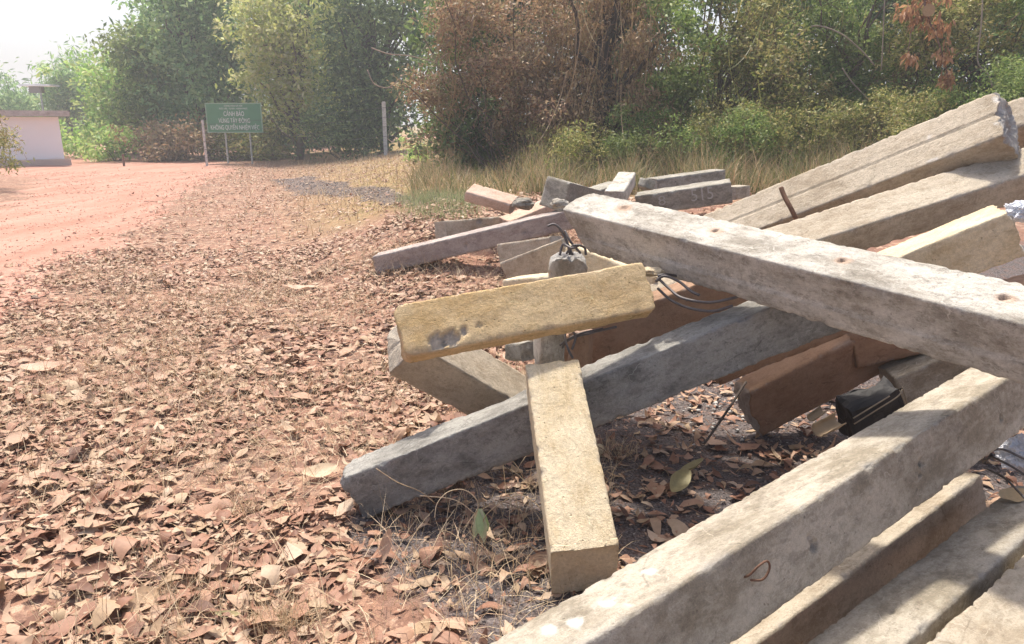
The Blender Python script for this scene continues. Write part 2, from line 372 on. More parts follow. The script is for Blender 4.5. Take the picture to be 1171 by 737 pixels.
beam('M2','thin brown concrete panel leaning against the stump with twisted steel',list(at(581,314,4.6)),list(at(652,288,4.2)),.05,.17,-10,M['beam_beige'],32,.015)
beam('M3','flat whitish concrete slab behind the ochre post',list(at(585,323,4.2)),list(at(640,318,4.0)),.16,.05,0,M['beam_cream'],33,.015)
b34=beam('M4','rough grey concrete stump with twisted steel sticking out of its top',list(at(650,335,3.6)),list(at(649,291,3.55)),.19,.18,12,M['beam_tan'],34,.012,amp=.006,chip=.03,end1=.03,cr=.03,round1=.05)
beam('M5','cream concrete slab sloping down under the crossing post',list(at(660,292,4.1)),list(at(760,330,3.75)),.24,.12,10,M['beam_cream'],35,.014)
b36=beam('M6','short pale concrete stub holding up the ochre post',list(at(627,425,3.0)),list(at(628,376,2.95)),.10,.10,0,M['beam_grey'],36,.012,end1=.02)
beam('M7','small brown concrete stub standing under the right end of the ochre post',list(at(664,430,3.15)),list(at(664,378,3.1)),.07,.09,0,M['beam_brown'],37,.012)
beam('M8','little broken grey concrete chunk in the dark gap under the ochre post',list(at(586,400,3.3)),list(at(605,402,3.2)),.08,.08,0,M['beam_moss'],38,.012)
beam('R1','sunlit cream concrete post end beyond the highest post',list(at(1142,150,4.4)),list(at(1260,108,3.9)),.2,.2,25,M['beam_beige'],39,.015)

# steel sticking out of the posts (parts)
p=on_face(b3,'N',858,655)
rod('wire_loop',b3,[p+Vector((-.02,.01,-.005)),p+Vector((-.018,-.012,.004)),p+Vector((.0,-.03,.022)),p+Vector((.03,-.03,.02)),p+Vector((.034,-.028,.0)),p+Vector((.012,-.02,-.018)),p+Vector((-.006,.005,-.016))],.0028,M['rust'])
p=on_face(b11,'N',907,243)
rods_px('steel_pin',b11,[(893,215,3.95),(897,225,3.93),(904,238,3.9),(911,252,3.9)],.013,M['rust'])
for q in ([(752,318,2.9),(765,330,2.86),(780,341,2.8),(810,346,2.75),(835,342,2.72),(848,338,2.75)],
          [(752,330,2.9),(768,344,2.86),(790,353,2.8),(815,356,2.76),(838,350,2.72)],
          [(750,322,2.9),(760,316,2.88),(776,322,2.86),(790,333,2.8),(800,338,2.78)],
          [(752,316,2.9),(762,314,2.9),(775,316,2.95)]):
    rods_px('steel_rod',b8,q,.0055,M['steel'])
for q in ([(640,402,2.95),(652,388,2.9),(680,380,2.85),(705,374,2.8)],[(650,372,2.9),(646,385,2.88),(650,400,2.86),(655,410,2.86)],[(642,380,2.9),(652,377,2.87),(658,386,2.86),(654,400,2.86)],[(640,395,2.9),(660,383,2.88),(690,376,2.86)]):
    rods_px('steel_rod',b36,q,.0048,M['steel'])
for q in ([(652,292,3.5),(648,276,3.5),(642,264,3.5),(634,257,3.5),(626,259,3.5)],[(655,292,3.5),(645,270,3.52),(640,262,3.5)],[(664,290,3.5),(652,276,3.48),(646,264,3.5)],[(640,292,3.5),(644,280,3.5),(654,284,3.45),(664,280,3.45)],[(648,290,3.5),(656,281,3.45),(668,283,3.45),(670,292,3.45)]):
    rods_px('steel_rod',b34,q,.006,M['steel'])
b6r=[(1122,528,2.55),(1130,518,2.5),(1145,514,2.5),(1165,522,2.48),(1180,530,2.48)]
for q in (b6r,[(1125,530,2.6),(1133,523,2.55),(1150,530,2.5),(1176,545,2.45)],[(1128,536,2.6),(1150,548,2.5),(1172,570,2.35)]):
    rods_px('steel_rod',b4,q,.004,M['steel'])

# ------------------------------------------------------------------ painted number on the weathered post
def text_mesh(body,size,name,mat,parent,loc,rot,ext=.0006,sx=1.):
    cu=bpy.data.curves.new(name,'FONT'); cu.body=body; cu.size=size; cu.extrude=ext; cu.align_x='CENTER'; cu.align_y='CENTER'
    tmp=bpy.data.objects.new('tmp',cu); COL.objects.link(tmp)
    bpy.context.view_layer.update()
    me=bpy.data.meshes.new_from_object(tmp.evaluated_get(bpy.context.evaluated_depsgraph_get()))
    bpy.data.objects.remove(tmp); bpy.data.curves.remove(cu)
    me.name=name; me.materials.clear(); me.materials.append(mat)
    o=bpy.data.objects.new(name,me); COL.objects.link(o); o.parent=parent; o.location=loc; o.rotation_euler=rot; o.scale=(sx,1,1)
    return o
M['chalk']=plain('faded_white_paint',(.42,.41,.38),.9,0,.9,45.)
text_mesh('515',.15,'painted_number',M['chalk'],b28.o,on_face(b28,'N',803,223,.004),(R(90),0,0),.001,.9)
text_mesh('8',.12,'painted_number',M['chalk'],b28.o,on_face(b28,'N',757,230,.004),(R(90),0,R(0)),.001,1.2)

# ------------------------------------------------------------------ terrain
def inpoly(x,y,poly):
    c=False;n=len(poly)
    for i in range(n):
        x1,y1=poly[i];x2,y2=poly[(i+1)%n]
        if (y1>y)!=(y2>y) and x<(x2-x1)*(y-y1)/(y2-y1)+x1: c=not c
    return c
def axis(a,b,first,growth,maxs):
    out=[a];s=first
    while out[-1]<b: out.append(out[-1]+s); s=min(maxs,s*growth)
    return out
road_px=[(-600,560),(-180,460),(0,372),(60,322),(120,290),(175,252),(215,222),(245,205),(268,197)]
road=[tuple(ground(u,v)[:2]) for u,v in road_px]
road+= [(-13.5,34),(-6,46),(-3,60),(-80,60),(-80,27.6),(-17.5,27.4),(-19,24.5)]
road+=[tuple(ground(u,v)[:2]) for u,v in [(18,202),(52,206),(45,212),(0,238),(-200,300),(-900,480)]]
def w2(x,y):
    k=min(1.,y/7.)
    return x+k*.3*nz(x*.8,y*.8,0)+.07*nz(x*4,y*4,2), y+k*.3*nz(x*.8,y*.8,7)+.07*nz(x*4,y*4,5)
grav_shade1=[tuple(ground(u,v)[:2]) for u,v in [(415,592),(520,560),(620,500),(800,440),(960,380),(1000,300),(1400,250),(1500,500),(900,620),(700,800),(570,780),(520,720),(450,670),(400,620)]]  # gravel; stretched right so its dark colour stands for shade under the heap
grav2=[tuple(ground(u,v)[:2]) for u,v in [(308,206),(350,201),(420,212),(470,222),(560,228),(560,236),(470,238),(400,224),(330,220)]]
def uniq(a):
    a=sorted(a); o=[a[0]]
    for v in a[1:]:
        if v-o[-1]>.05: o.append(v)
    return o
ys=[-12.,-6,-3,-1]+axis(0.,14,.07,1.0,.07)+axis(14.1,34,.2,1.02,.5)+[36,39,43,48,55,65,80,110,160,240,400,700]
xs=[-700,-400,-240,-150,-100,-70,-50]+axis(-40,-9,.7,1.,.7)+axis(-8.8,-4.2,.22,1.,.22)+axis(-4.1,4.,.07,1.,.07)+axis(4.2,14,.3,1.,.3)+[16,20,26,40,70,120,240,400,700]
xs=uniq(xs); ys=uniq(ys)
nxg,nyg=len(xs),len(ys)
V=[];gr=[];gs=[]
for y in ys:
    for x in xs:
        far=abs(x)>30 or y>60 or y<-1
        z=gbase(x,y) if far else gz(x,y)
        if not far:
            px,py=w2(x,y)
            if inpoly(px,py,grav_shade1): g=1.
            elif inpoly(px,py,grav2): g=.8
            else: g=0.
        else: g=0
        V.append((x,y,z)); gr.append(g); gs.append(sm((y-8.5)/2)*sm((x/max(y,.1)+.35)/.2))
fg=[];frd=[]
for j in range(nyg-1):
    for i in range(nxg-1):
        a=j*nxg+i; f=(a,a+1,a+1+nxg,a+nxg)
        cx,cy=w2((xs[i]+xs[i+1])/2,(ys[j]+ys[j+1])/2)
        (frd if inpoly(cx,cy,road) else fg).append(f)
V=np.array(V)
def sub(faces):
    idx=sorted({i for f in faces for i in f}); mp={v:k for k,v in enumerate(idx)}
    return V[idx],[tuple(mp[i] for i in f) for f in faces],idx
t=NT('leafy_soil'); g=t.n('ShaderNodeNewGeometry').outputs['Position']
n1=t.noise(g,1.2,6,.6); n2=t.noise(g,14.,5,.7); n3=t.noise(g,90.,3,.7)
vo=t.n('ShaderNodeTexVoronoi',{'Vector':t.n('ShaderNodeMapping',{'Vector':g,'Scale':(1,1.,1)}).outputs[0],'Scale':17.})
leafc=t.ramp(t.n('ShaderNodeSeparateColor',{0:vo.outputs['Color']}).outputs[0],[(0.,(.16,.085,.06)),(.4,(.33,.19,.13)),(.75,(.46,.30,.21)),(1.,(.56,.42,.31))])
c=t.mix(t.ramp(n1,[(.4,0.),(.6,1.)]),(.27,.15,.11),(.22,.145,.11))
c=t.mix(t.ramp(n2,[(.45,0.),(.55,.75)]),c,leafc)
c=t.mix(t.attr('grass'),c,t.mix(t.ramp(n2,[(.4,0.),(.6,1.)]),(.36,.24,.13),(.20,.17,.07)))
sc=t.mix(t.ramp(n3,[(.35,0.),(.7,1.)]),(.06,.05,.048),(.20,.175,.17))
sc=t.mix(t.ramp(n2,[(.5,0.),(.7,.6)]),sc,(.22,.12,.08))
c=t.mix(t.attr('gravel'),c,sc)
c=t.mix(.5,c,t.mix(n3,(.45,.45,.45),(1.55,1.55,1.55)),'MULTIPLY')
M['soil']=t.finish(c,.95,t.math('ADD',n2,t.math('MULTIPLY',n3,.5)),.8,.02,.1)
t=NT('red_dirt'); g=t.n('ShaderNodeNewGeometry').outputs['Position']
st=t.n('ShaderNodeMapping',{'Vector':g,'Rotation':(0,0,R(-22)),'Scale':(2.2,.35,1)}).outputs[0]
n1=t.noise(st,1.0,6,.6); n2=t.noise(g,7.,6,.7); n3=t.noise(g,60.,4,.7)
c=t.mix(t.ramp(n1,[(.35,0.),(.65,1.)]),(.36,.19,.14),(.46,.27,.21))
c=t.mix(t.math('MULTIPLY',t.ramp(n2,[(.5,0.),(.68,1.)]),.6),c,(.29,.145,.10))
c=t.mix(.35,c,t.mix(n3,(.5,.5,.5),(1.5,1.5,1.5)),'MULTIPLY')
M['road']=t.finish(c,.95,t.math('ADD',t.math('MULTIPLY',n2,2.),n3),.6,.012,.1)
v_,f_,ix=sub(fg); tag(mesh_obj('ground',v_,f_,M['soil'],None,True,{'gravel':[gr[i] for i in ix],'grass':[gs[i] for i in ix]}),kind='structure',label='ground covered with dry leaves and soil')
v_,f_,ix=sub(frd); tag(mesh_obj('dirt_road',v_,f_,M['road'],None,True),kind='structure',label='red dirt road curving past the leaves')

# ------------------------------------------------------------------ leaf litter
def rotm(az,pit,rol):
    """(N,3,3): roll about x, pitch about y, azimuth about z"""
    ca,sa,cp,sp,cr_,sr=np.cos(az),np.sin(az),np.cos(pit),np.sin(pit),np.cos(rol),np.sin(rol)
    n=len(az); m=np.zeros((n,3,3))
    m[:,0,0]=ca*cp; m[:,0,1]=ca*sp*sr-sa*cr_; m[:,0,2]=ca*sp*cr_+sa*sr
    m[:,1,0]=sa*cp; m[:,1,1]=sa*sp*sr+ca*cr_; m[:,1,2]=sa*sp*cr_-ca*sr
    m[:,2,0]=-sp; m[:,2,1]=cp*sr; m[:,2,2]=cp*cr_
    return m
def litter(name,P,Ln,W,mat,tilt=.17,curl=.38,fold=.28,parent=None):
    n=len(P); rows=6
    t_=np.linspace(0,1,rows); prof=np.array([.06,.62,1.,.93,.55,.03])
    out=np.zeros((n,rows*3,3))
    cu=RNG.normal(0,curl,n); fo=np.abs(RNG.normal(0,fold,n))*RNG.choice([-1,1],n,p=[.4,.6]); tw=RNG.normal(0,.5,n); wob=RNG.normal(0,.2,(n,rows)); bend=RNG.normal(0,.18,n)
    for r in range(rows):
        x=(t_[r]-.5)*Ln; zc=cu*((t_[r]-.5)**2)*2*Ln
        hw=W/2*prof[r]*(1+wob[:,r]); yb=bend*Ln*((t_[r]-.5)**2)*2
        ang=tw*(t_[r]-.5)
        for c_ in range(3):
            y=(c_-1)*hw; z=zc+(abs(c_-1))*hw*fo
            out[:,r*3+c_,0]=x; out[:,r*3+c_,1]=yb+y*np.cos(ang)-(z-zc)*np.sin(ang)*.5; out[:,r*3+c_,2]=z+y*np.sin(ang)
    m=rotm(RNG.uniform(0,6.283,n),RNG.normal(0,tilt,n),RNG.normal(0,tilt,n))
    out=np.einsum('nij,nkj->nki',m,out)
    zmin=out[:,:,2].min(axis=1)
    out[:,:,2]-=(zmin*.55)[:,None]
    out+=P[:,None,:]
    q=[]
    for r in range(rows-1):
        for c_ in range(2): a=r*3+c_; q.append((a,a+1,a+4,a+3))
    Fq=(np.arange(n)[:,None,None]*(rows*3)+np.array(q)[None]).reshape(-1,4)
    return mesh_obj(name,out.reshape(-1,3),Fq,mat,parent,True)
M['dead_leaf']=foliage('dead_leaves',[(.12,.06,.04),(.25,.125,.08),(.33,.18,.12),(.39,.24,.16),(.44,.30,.21),(.37,.26,.16),(.50,.38,.28)],.12,.6,spec=.3)
M['dead_leaf_dark']=foliage('shaded_dead_leaves',[(.13,.06,.04),(.28,.15,.09),(.40,.24,.15),(.52,.35,.22)],.12,.6)
def scatter(n,y0,y1,tmin,tmax,dens):
    P=[]
    while len(P)<n:
        y=math.sqrt(random.uniform(y0*y0,y1*y1)); tt=random.uniform(tmin,tmax); x=tt*y
        d=dens(x,y)
        if random.random()<d: P.append((x,y,gz(x,y)))
    return np.array(P)
def dens(x,y):
    px,py=w2(x,y)
    u,v=proj((x,y,0))
    if inpoly(px,py,road):
        # sparse leaves, more near the edge
        for k in (.25,.5,.9):
            if not inpoly(px+k,py,road): return {.25:.55,.5:.28,.9:.10}[k]
        return .012
    if inpoly(px,py,grav_shade1): return .16
    if inpoly(px,py,grav2): return .12
    d=.68+1.15*nz(x*1.5,y*1.5,9.)
    if x>.2*y and y<6: d*=.45
    return max(.16,min(1,d))
def leafset(n,y0,y1,tm,tM,l0,l1,lift):
    P=scatter(n,y0,y1,tm,tM,dens); P[:,2]+=RNG.uniform(.001,lift,len(P))
    L=RNG.uniform(l0,l1,len(P))*RNG.choice([.6,1.,1.15],len(P),p=[.3,.5,.2]); W=L*RNG.uniform(.22,.58,len(P))
    return P,L,W
sets=[leafset(10500,1.2,4.2,-.95,.75,.04,.095,.022),leafset(1500,1.2,5.,-.95,.75,.10,.145,.03),leafset(9000,1.2,4.5,-.95,.75,.012,.035,.03),leafset(19000,4.2,9.,-.85,.45,.045,.10,.03),leafset(22000,9,26,-.62,.5,.05,.11,.035)]
P=np.concatenate([s[0] for s in sets]);L=np.concatenate([s[1] for s in sets]);W=np.concatenate([s[2] for s in sets])
tag(litter('leaf_litter',P,L,W,M['dead_leaf']),kind='stuff',label='thick carpet of dry brown fallen leaves')

# single leaves that stand out
def one_leaf(label,px,py,ln,wd,mat,seed,z=None,pos=None,az=0,tilt=(0,0),fold=.3,curl=.3,g=None):
    p=Vector(ground(px,py)) if pos is None else Vector(pos)
    if pos is None: p.z=gz(p.x,p.y)+(z or .03)
    rows=12; V=[];n=0
    for r in range(rows):
        t_=r/(rows-1); hw=wd/2*math.sin(math.pi*(.04+.92*t_))**.75*(1+.08*nz(t_*6,seed,0))
        for c_ in range(5):
            k=(c_-2)/2; V.append(((t_-.5)*ln,k*hw+.02*ln*math.sin(3*t_+seed),curl*ln*(t_-.5)**2*1.5+abs(k)**1.3*hw*fold+.04*ln*nz(t_*4,k*2,seed)))
    Fq=[(r*5+c_,r*5+c_+1,r*5+c_+6,r*5+c_+5) for r in range(rows-1) for c_ in range(4)]
    o=mesh_obj('fallen_leaf',V,Fq,mat,None,True); o.location=p; o.rotation_euler=(tilt[0],tilt[1],az)
    tag(o,label,'leaf','single large fallen leaves'); return o
M['leaf_tan']=foliage('tan_leaf',[(.55,.40,.22),(.55,.40,.22)],.15)
M['leaf_pale']=foliage('pale_leaf',[(.54,.42,.29),(.54,.42,.29)],.15)
M['leaf_olive']=foliage('olive_leaf',[(.34,.30,.15),(.38,.33,.17)],.2)
M['leaf_pink']=foliage('pink_leaf',[(.50,.33,.23),(.50,.33,.23)],.15)
one_leaf('large olive-yellow leaf folded on the dark gravel behind the foreground post',775,566,.17,.075,M['leaf_olive'],1,.04,az=R(55),tilt=(.5,-.2),fold=.6)
one_leaf('second olive leaf beside the folded one on the dark gravel',792,548,.14,.06,M['leaf_olive'],2,.04,az=R(35),tilt=(-.3,-.2),fold=.7)
one_leaf('big pale tan leaf lying left of the blue-grey post end',366,549,.15,.085,M['leaf_pale'],3,.03,az=R(30),tilt=(.3,0))
one_leaf('big flat pinkish leaf among the litter near the left edge of the photo',52,427,.26,.13,M['leaf_pink'],4,.03,az=R(12),tilt=(.15,0))
one_leaf('long pale leaf standing on its tip near the bottom of the gravel',442,643,.12,.04,M['leaf_pink'],5,.06,az=R(60),tilt=(.5,-1.0))
one_leaf('cream leaf lying flat above the middle of the leaf carpet',346,337,.36,.12,M['leaf_pink'],6,.04,az=R(5))
one_leaf('yellow-green leaf in the straw at the bottom left',262,712,.08,.025,M['leaf_olive'],8,.03,az=R(0),tilt=(.4,0))
a,l=facept(b5.fr,b5.w,b5.h,'T',1158,572); q=b5.o.matrix_world@Vector((a,-l,b5.h/2+.012))
one_leaf('broad dry tan leaf resting on the pale post at the bottom right',0,0,.11,.07,M['leaf_tan'],7,pos=q,az=R(20),tilt=(.15,-.1),fold=.15)

# gravel ----------------------------------------------------
def stones(name,P,r,mat,label):
    n=len(P); base=np.array([(1,0,0),(-1,0,0),(0,1,0),(0,-1,0),(0,0,1),(0,0,-1)],float)
    V=base[None]*(r[:,None,None])*RNG.uniform(.55,1.25,(n,6,1)); m=rotm(RNG.uniform(0,6.28,n),RNG.uniform(-.6,.6,n),RNG.uniform(-.6,.6,n))
    V=np.einsum('nij,nkj->nki',m,V)*np.array([1,1,.7]); V+=P[:,None,:]
    f=np.array([(0,2,4),(2,1,4),(1,3,4),(3,0,4),(2,0,5),(1,2,5),(3,1,5),(0,3,5)])
    o=mesh_obj(name,V.reshape(-1,3),(np.arange(n)[:,None,None]*6+f[None]).reshape(-1,3),mat)
    return tag(o,label,kind='stuff')
M['gravel']=foliage('dark_gravel',[(.06,.05,.05),(.12,.10,.10),(.19,.165,.165),(.24,.16,.12),(.40,.37,.35)],0.,.8)
def gd(x,y):
    px,py=w2(x,y); 
    if inpoly(px,py,grav_shade1): return 1.
    if inpoly(px,py,grav2): return .5
    return 0 if y>6 else .03
P=scatter(13000,1.5,5.0,-.35,.75,gd); r=RNG.uniform(.003,.008,len(P))
P2=scatter(1800,8.5,26,-.35,.05,lambda x,y: 1. if inpoly(*w2(x,y),grav2) else 0.); r2=RNG.uniform(.012,.03,len(P2))
P=np.concatenate([P,P2]); r=np.concatenate([r,r2])
stones('gravel',P,r,M['gravel'],'dark gravel scattered on the soil around the heap')
def rdens(x,y): return (1. if nz(x*2,y*2,5)>-.1 else .25) if inpoly(*w2(x,y),road) else 0.
M['road_stone']=foliage('road_pebbles',[(.22,.10,.065),(.36,.18,.12),(.48,.28,.20)],0.,.85)
P=scatter(5200,3.,24.,-.9,-.2,rdens); stones('road_pebbles',P,RNG.uniform(.004,.018,len(P)),M['road_stone'],'red pebbles and crumbs loose on the dirt road')
M['pale_stone']=plain('pale_rubble',(.42,.41,.39),.9,0,.6,20)
pp=[]
for k in range(60):
    u=random.gauss(830,28);v=random.gauss(470,16); p=ground(u,v); pp.append((p[0],p[1],gz(p[0],p[1])+.01))
stones('rubble',np.array(pp),RNG.uniform(.008,.022,60),M['pale_stone'],'pale rubble crumbs in the gap beside the clay-brown slab')

# grass and straw --------------------------------------------
def blades(name,P,hh,ww,mat,lean=.35,bendv=.5,parent=None,segs=4,az=None,updir=1.):
    n=len(P); az=RNG.uniform(0,6.283,n) if az is None else az
    le=np.abs(RNG.normal(0,lean,n))+.05; be=np.abs(RNG.normal(0,bendv,n))
    out=np.zeros((n,(segs+1)*2,3)); dx,dy=np.cos(az),np.sin(az); wx,wy=-np.sin(az+RNG.normal(0,.8,n)),np.cos(az)
    x=np.zeros(n);z=np.zeros(n)
    for s_ in range(segs+1):
        t_=s_/segs; w_=ww*(1-t_*.9)*.5
        for k,sg in enumerate((-1,1)):
            out[:,s_*2+k,0]=P[:,0]+dx*x+sg*w_*wx; out[:,s_*2+k,1]=P[:,1]+dy*x+sg*w_*wy; out[:,s_*2+k,2]=P[:,2]+z*updir
        a=le+be*(t_+.5/segs)
        x=x+np.sin(a)*hh/segs; z=z+np.cos(a)*hh/segs
    q=np.array([(2*i,2*i+1,2*i+3,2*i+2) for i in range(segs)])
    return mesh_obj(name,out.reshape(-1,3),(np.arange(n)[:,None,None]*(segs+1)*2+q[None]).reshape(-1,4),mat,parent)
M['straw']=foliage('straw',[(.36,.25,.14),(.54,.41,.26),(.66,.54,.37),(.46,.28,.18)],.2,.6)
M['twig_brown0']=plain('small_twigs',(.22,.13,.09),.8,0,.5,20)
M['green_grass']=foliage('green_grass',[(.14,.19,.07),(.24,.30,.13),(.38,.38,.20),(.46,.40,.24)],.3,.6)
M['olive_grass']=foliage('olive_tall_grass',[(.07,.10,.03),(.13,.16,.055),(.24,.23,.09),(.46,.36,.21),(.15,.16,.06),(.42,.26,.16),(.50,.42,.27)],.35,.6)
def tuft_pts(cs,per):
    P=[]
    for (u,v,sp,k) in cs:
        c=ground(u,v)
        for i in range(int(per*k)):
            x=c[0]+random.gauss(0,sp);y=c[1]+random.gauss(0,sp); P.append((x,y,gz(x,y)))
    return np.array(P)
def tuft(label,u,v,sp,n,h0,h1,w,mat):
    P=tuft_pts([(u,v,sp,1)],n); o=blades('grass_tuft',P,RNG.uniform(h0,h1,len(P)),w,mat,.6,.7)
    return tag(o,label,'grass tuft','dry grass tufts among the fallen leaves')
tuft('bushy straw tuft at the bottom edge of the photo',325,722,.05,420,.06,.17,.0026,M['straw'])
tuft('small dry grass tuft left of the stub under the ochre post',404,440,.05,70,.06,.17,.004,M['straw'])
tuft('reddish dry tuft in the leaf litter at the left',165,520,.05,60,.05,.13,.003,M['straw'])
tuft('dry tuft in the middle of the leaf carpet',290,590,.06,140,.05,.13,.003,M['straw'])
tuft('dry tuft beside the gravel at the bottom',470,600,.05,50,.04,.11,.003,M['straw'])
tuft('straggly straw tuft at the bottom left of the photo',215,690,.08,240,.05,.16,.0026,M['straw'])
tuft('thin straw tuft between the big pinkish leaf and the road',110,470,.07,60,.05,.14,.003,M['straw'])
tuft('straw tuft in front of the slim mauve-grey post',400,350,.10,90,.06,.18,.004,M['straw'])
tuft('dark wiry tuft of grass right of the leaning cream post',712,520,.05,120,.06,.14,.003,M['straw'])
# flat straw strands
P=scatter(12000,1.3,7.5,-.75,.15,lambda x,y: 0. if inpoly(*w2(x,y),road) else max(.05,.5+1.3*nz(x*1.1,y*1.1,30)))
P[:,2]+=.02
tag(blades('dry_straw',P,RNG.uniform(.06,.26,len(P)),.003,M['straw'],.7,1.1),kind='stuff',label='thin dry straw strewn over the leaves').data
o=bpy.data.objects['dry_straw']
P=scatter(2500,7.5,11.5,-.20,.0,lambda x,y: max(0,sm(1.4-abs((proj((x,y,gbase(x,y)))[0]-505)/42.))*sm(1.5-abs((proj((x,y,gbase(x,y)))[1]-238)/14.))))
tg=[]
P=scatter(900,1.3,7.,-.8,.6,lambda x,y: .15 if inpoly(*w2(x,y),road) else .8)
mb=MB()
for p in P:
    a=RNG.uniform(0,6.28); l_=RNG.uniform(.03,.16); b=RNG.normal(0,.25)
    q0=Vector(p)+Vector((0,0,.022)); q2=q0+Vector((math.cos(a)*l_,math.sin(a)*l_,RNG.uniform(-.005,.02))); q1=(q0+q2)/2+Vector((-math.sin(a),math.cos(a),0))*l_*b+Vector((0,0,.006))
    mb.add(tube([q0,q1,q2],[.0022,.0018,.001],4,False))
tag(mb.build('fallen_twigs',M['twig_brown0'],None,True),kind='stuff',label='small brown twigs scattered over the leaves')
P=scatter(2500,7.5,11.5,-.20,.0,lambda x,y: max(0,sm(1.4-abs((proj((x,y,gbase(x,y)))[0]-505)/42.))*sm(1.5-abs((proj((x,y,gbase(x,y)))[1]-238)/14.))))
tag(blades('short_green_grass',P,RNG.uniform(.05,.14,len(P)),.008,M['green_grass'],.4,.5),kind='stuff',label='short green grass patch beyond the slim grey post')
def dry_d(x,y):
    u,v=proj((x,y,gbase(x,y)))
    if inpoly(*w2(x,y),road) or inpoly(*w2(x,y),grav2): return 0
    return max(0,min(1,.5+1.2*nz(x*.6,y*.6,50)))*(1 if u>340 else .25)
P=scatter(9000,9.5,28,-.45,.6,dry_d)
tag(blades('dry_verge_grass',P,RNG.uniform(.08,.32,len(P)),.014,M['straw'],.4,.6),kind='stuff',label='dry yellow grass on the verge in front of the thicket')
def tall_d(x,y):
    u,v=proj((x,y,gbase(x,y)))
    return max(.05,min(1,.55+1.3*nz(x*1.6,y*1.6,70)))*(1. if u>600 else (.35 if u>470 else .0))
P=scatter(26000,9.4,13.2,-.14,.75,tall_d)
hh=RNG.uniform(.15,.9,len(P))*np.array([.75+.9*nz(p[0]*1.1,p[1]*1.1,80) for p in P]).clip(.3,1.4)*(1+.5*np.array([sm((p[0]-1.)/3.) for p in P]))*(.7+.5*np.array([nz(p[0]*.8,p[1]*.8,4) for p in P])+.1)
tag(blades('tall_grass',P,hh,.010,M['olive_grass'],.35,.9,segs=5),kind='stuff',label='tall olive and straw coloured grass in front of the thicket')

# ------------------------------------------------------------------ trees and shrubs
def leaf_quads(P,size,asp,droop=0.,rnd=1.):
    n=len(P)
    az=RNG.uniform(0,6.283,n); pit=RNG.normal(droop,.7*rnd,n); rol=RNG.uniform(-1.4,1.4,n)
    m=rotm(az,pit,rol)
    b=np.array([(0,0,0),(.42,.5,.06),(1,0,-.08),(.42,-.5,.06)])
    V=b[None]*np.stack([size,size*asp,size],1)[:,None,:]; V=np.einsum('nij,nkj->nki',m,V)+P[:,None,:]
    return V.reshape(-1,3),(np.arange(n)[:,None]*4+np.array([0,1,2,3])[None])
def blob_points(blobs,n,clump=.28,per=28,shell=.75):
    """blobs: (cx,cy,cz,rx,ry,rz); clumps sit mostly near the skin"""
    vol=np.array([b[3]*b[4]*b[5]+.02 for b in blobs])**.8; vol/=vol.sum(); P=[]
    k=max(1,int(n/per))
    ids=RNG.choice(len(blobs),k,p=vol)
    for i in ids:
        b=blobs[i]; d=RNG.normal(size=3); d/=np.linalg.norm(d); r=RNG.uniform(0,1)**(.45) if RNG.random()<shell else RNG.uniform(.2,1)
        r*=1+.18*RNG.normal()
        c=np.array(b[:3])+d*r*np.array(b[3:6])
        s=clump*RNG.uniform(.5,1.4)
        P.append(c+RNG.normal(size=(per,3))*s*np.array([1,1,.75])*.55)
    P=np.concatenate(P); return P[P[:,2]>.03]
def limb(mb,a,b,r0,r1,wob=.12,n=6):
    a,b=Vector(a),Vector(b); L=(b-a).length; pts=[];rr=[]
    for i in range(n+1):
        t_=i/n; p=a.lerp(b,t_)+Vector((nz(t_*3,a.x+b.x,a.y),nz(t_*3,b.z,a.y+7),.4*nz(t_*3,a.x,b.y)))*wob*L*math.sin(math.pi*t_); pts.append(p); rr.append(r0+(r1-r0)*t_)
    mb.add(tube(pts,rr,6)); return pts
def plant(name,label,cat,base,blobs,n,size,mat,bark,tr=.1,asp=.45,clump=.28,per=28,droop=0.,stems=1,group=None,twigs=0,twigmat=None,trunk_top=None):
    root=empty(name,base); B=Vector(base)
    mb=MB()
    zc=[b for b in blobs]
    top=max(blobs,key=lambda b:b[2])
    if stems==1:
        tt=trunk_top or (top[0]*.6+B.x*.4,top[1]*.6+B.y*.4,top[2]*.85+B.z*.15)
        pts=limb(mb,(0,0,-.15),tuple(Vector(tt)-B),tr,tr*.35,.06,10)
        for b in blobs:
            h=min(max((b[2]-B.z)*.55,.2),tt[2]-B.z); k=min(10,max(1,int(10*h/(max(.1,tt[2]-B.z)))))
            limb(mb,pts[k],Vector(b[:3])-B,tr*.4,tr*.12,.15)
    else:
        for i in range(stems):
            b=blobs[i%len(blobs)]; q=Vector(b[:3])-B+Vector((RNG.normal()*b[3]*.5,RNG.normal()*b[4]*.3,b[5]*.6*RNG.random()))
            limb(mb,(RNG.normal()*.12,RNG.normal()*.12,-.1),q,tr*RNG.uniform(.5,1.),tr*.25,.15)
    mb.build('trunk' if stems==1 else 'stems',bark,root,True)
    P=blob_points(blobs,n,clump,per)-np.array(base)
    V,Fq=leaf_quads(P,size*RNG.uniform(.6,1.3,len(P)),asp,droop)
    mesh_obj('crown' if stems==1 else 'foliage',V,Fq,mat,root)
    if twigs:
        mb=MB(); P=blob_points(blobs,twigs*4,clump*1.5,4)-np.array(base)
        idx=RNG.choice(len(P),min(len(P),twigs),replace=False)
        for i in idx:
            p=Vector(P[i]); d=Vector(RNG.normal(size=3)*np.array([1,.6,1])); d.normalize(); L=RNG.uniform(.15,.6)
            q=p+d*L; m_=(p+q)/2+Vector(RNG.normal(size=3)*.12*L)
            mb.add(tube([p,m_,q],[.006,.005,.002],4,False))
        tag(mb.build('twigs',twigmat,root),kind='stuff')
    return tag(root,label,cat,group)
G=lambda u,v:ground(u,v)
def gp(x,y): return (x,y,gbase(x,y))
def X(u,y,v=150):  # world x at pixel u for ground distance y
    return (u-CX)/F*((y)*math.cos(PT)+(1.5-1.)*math.sin(PT))
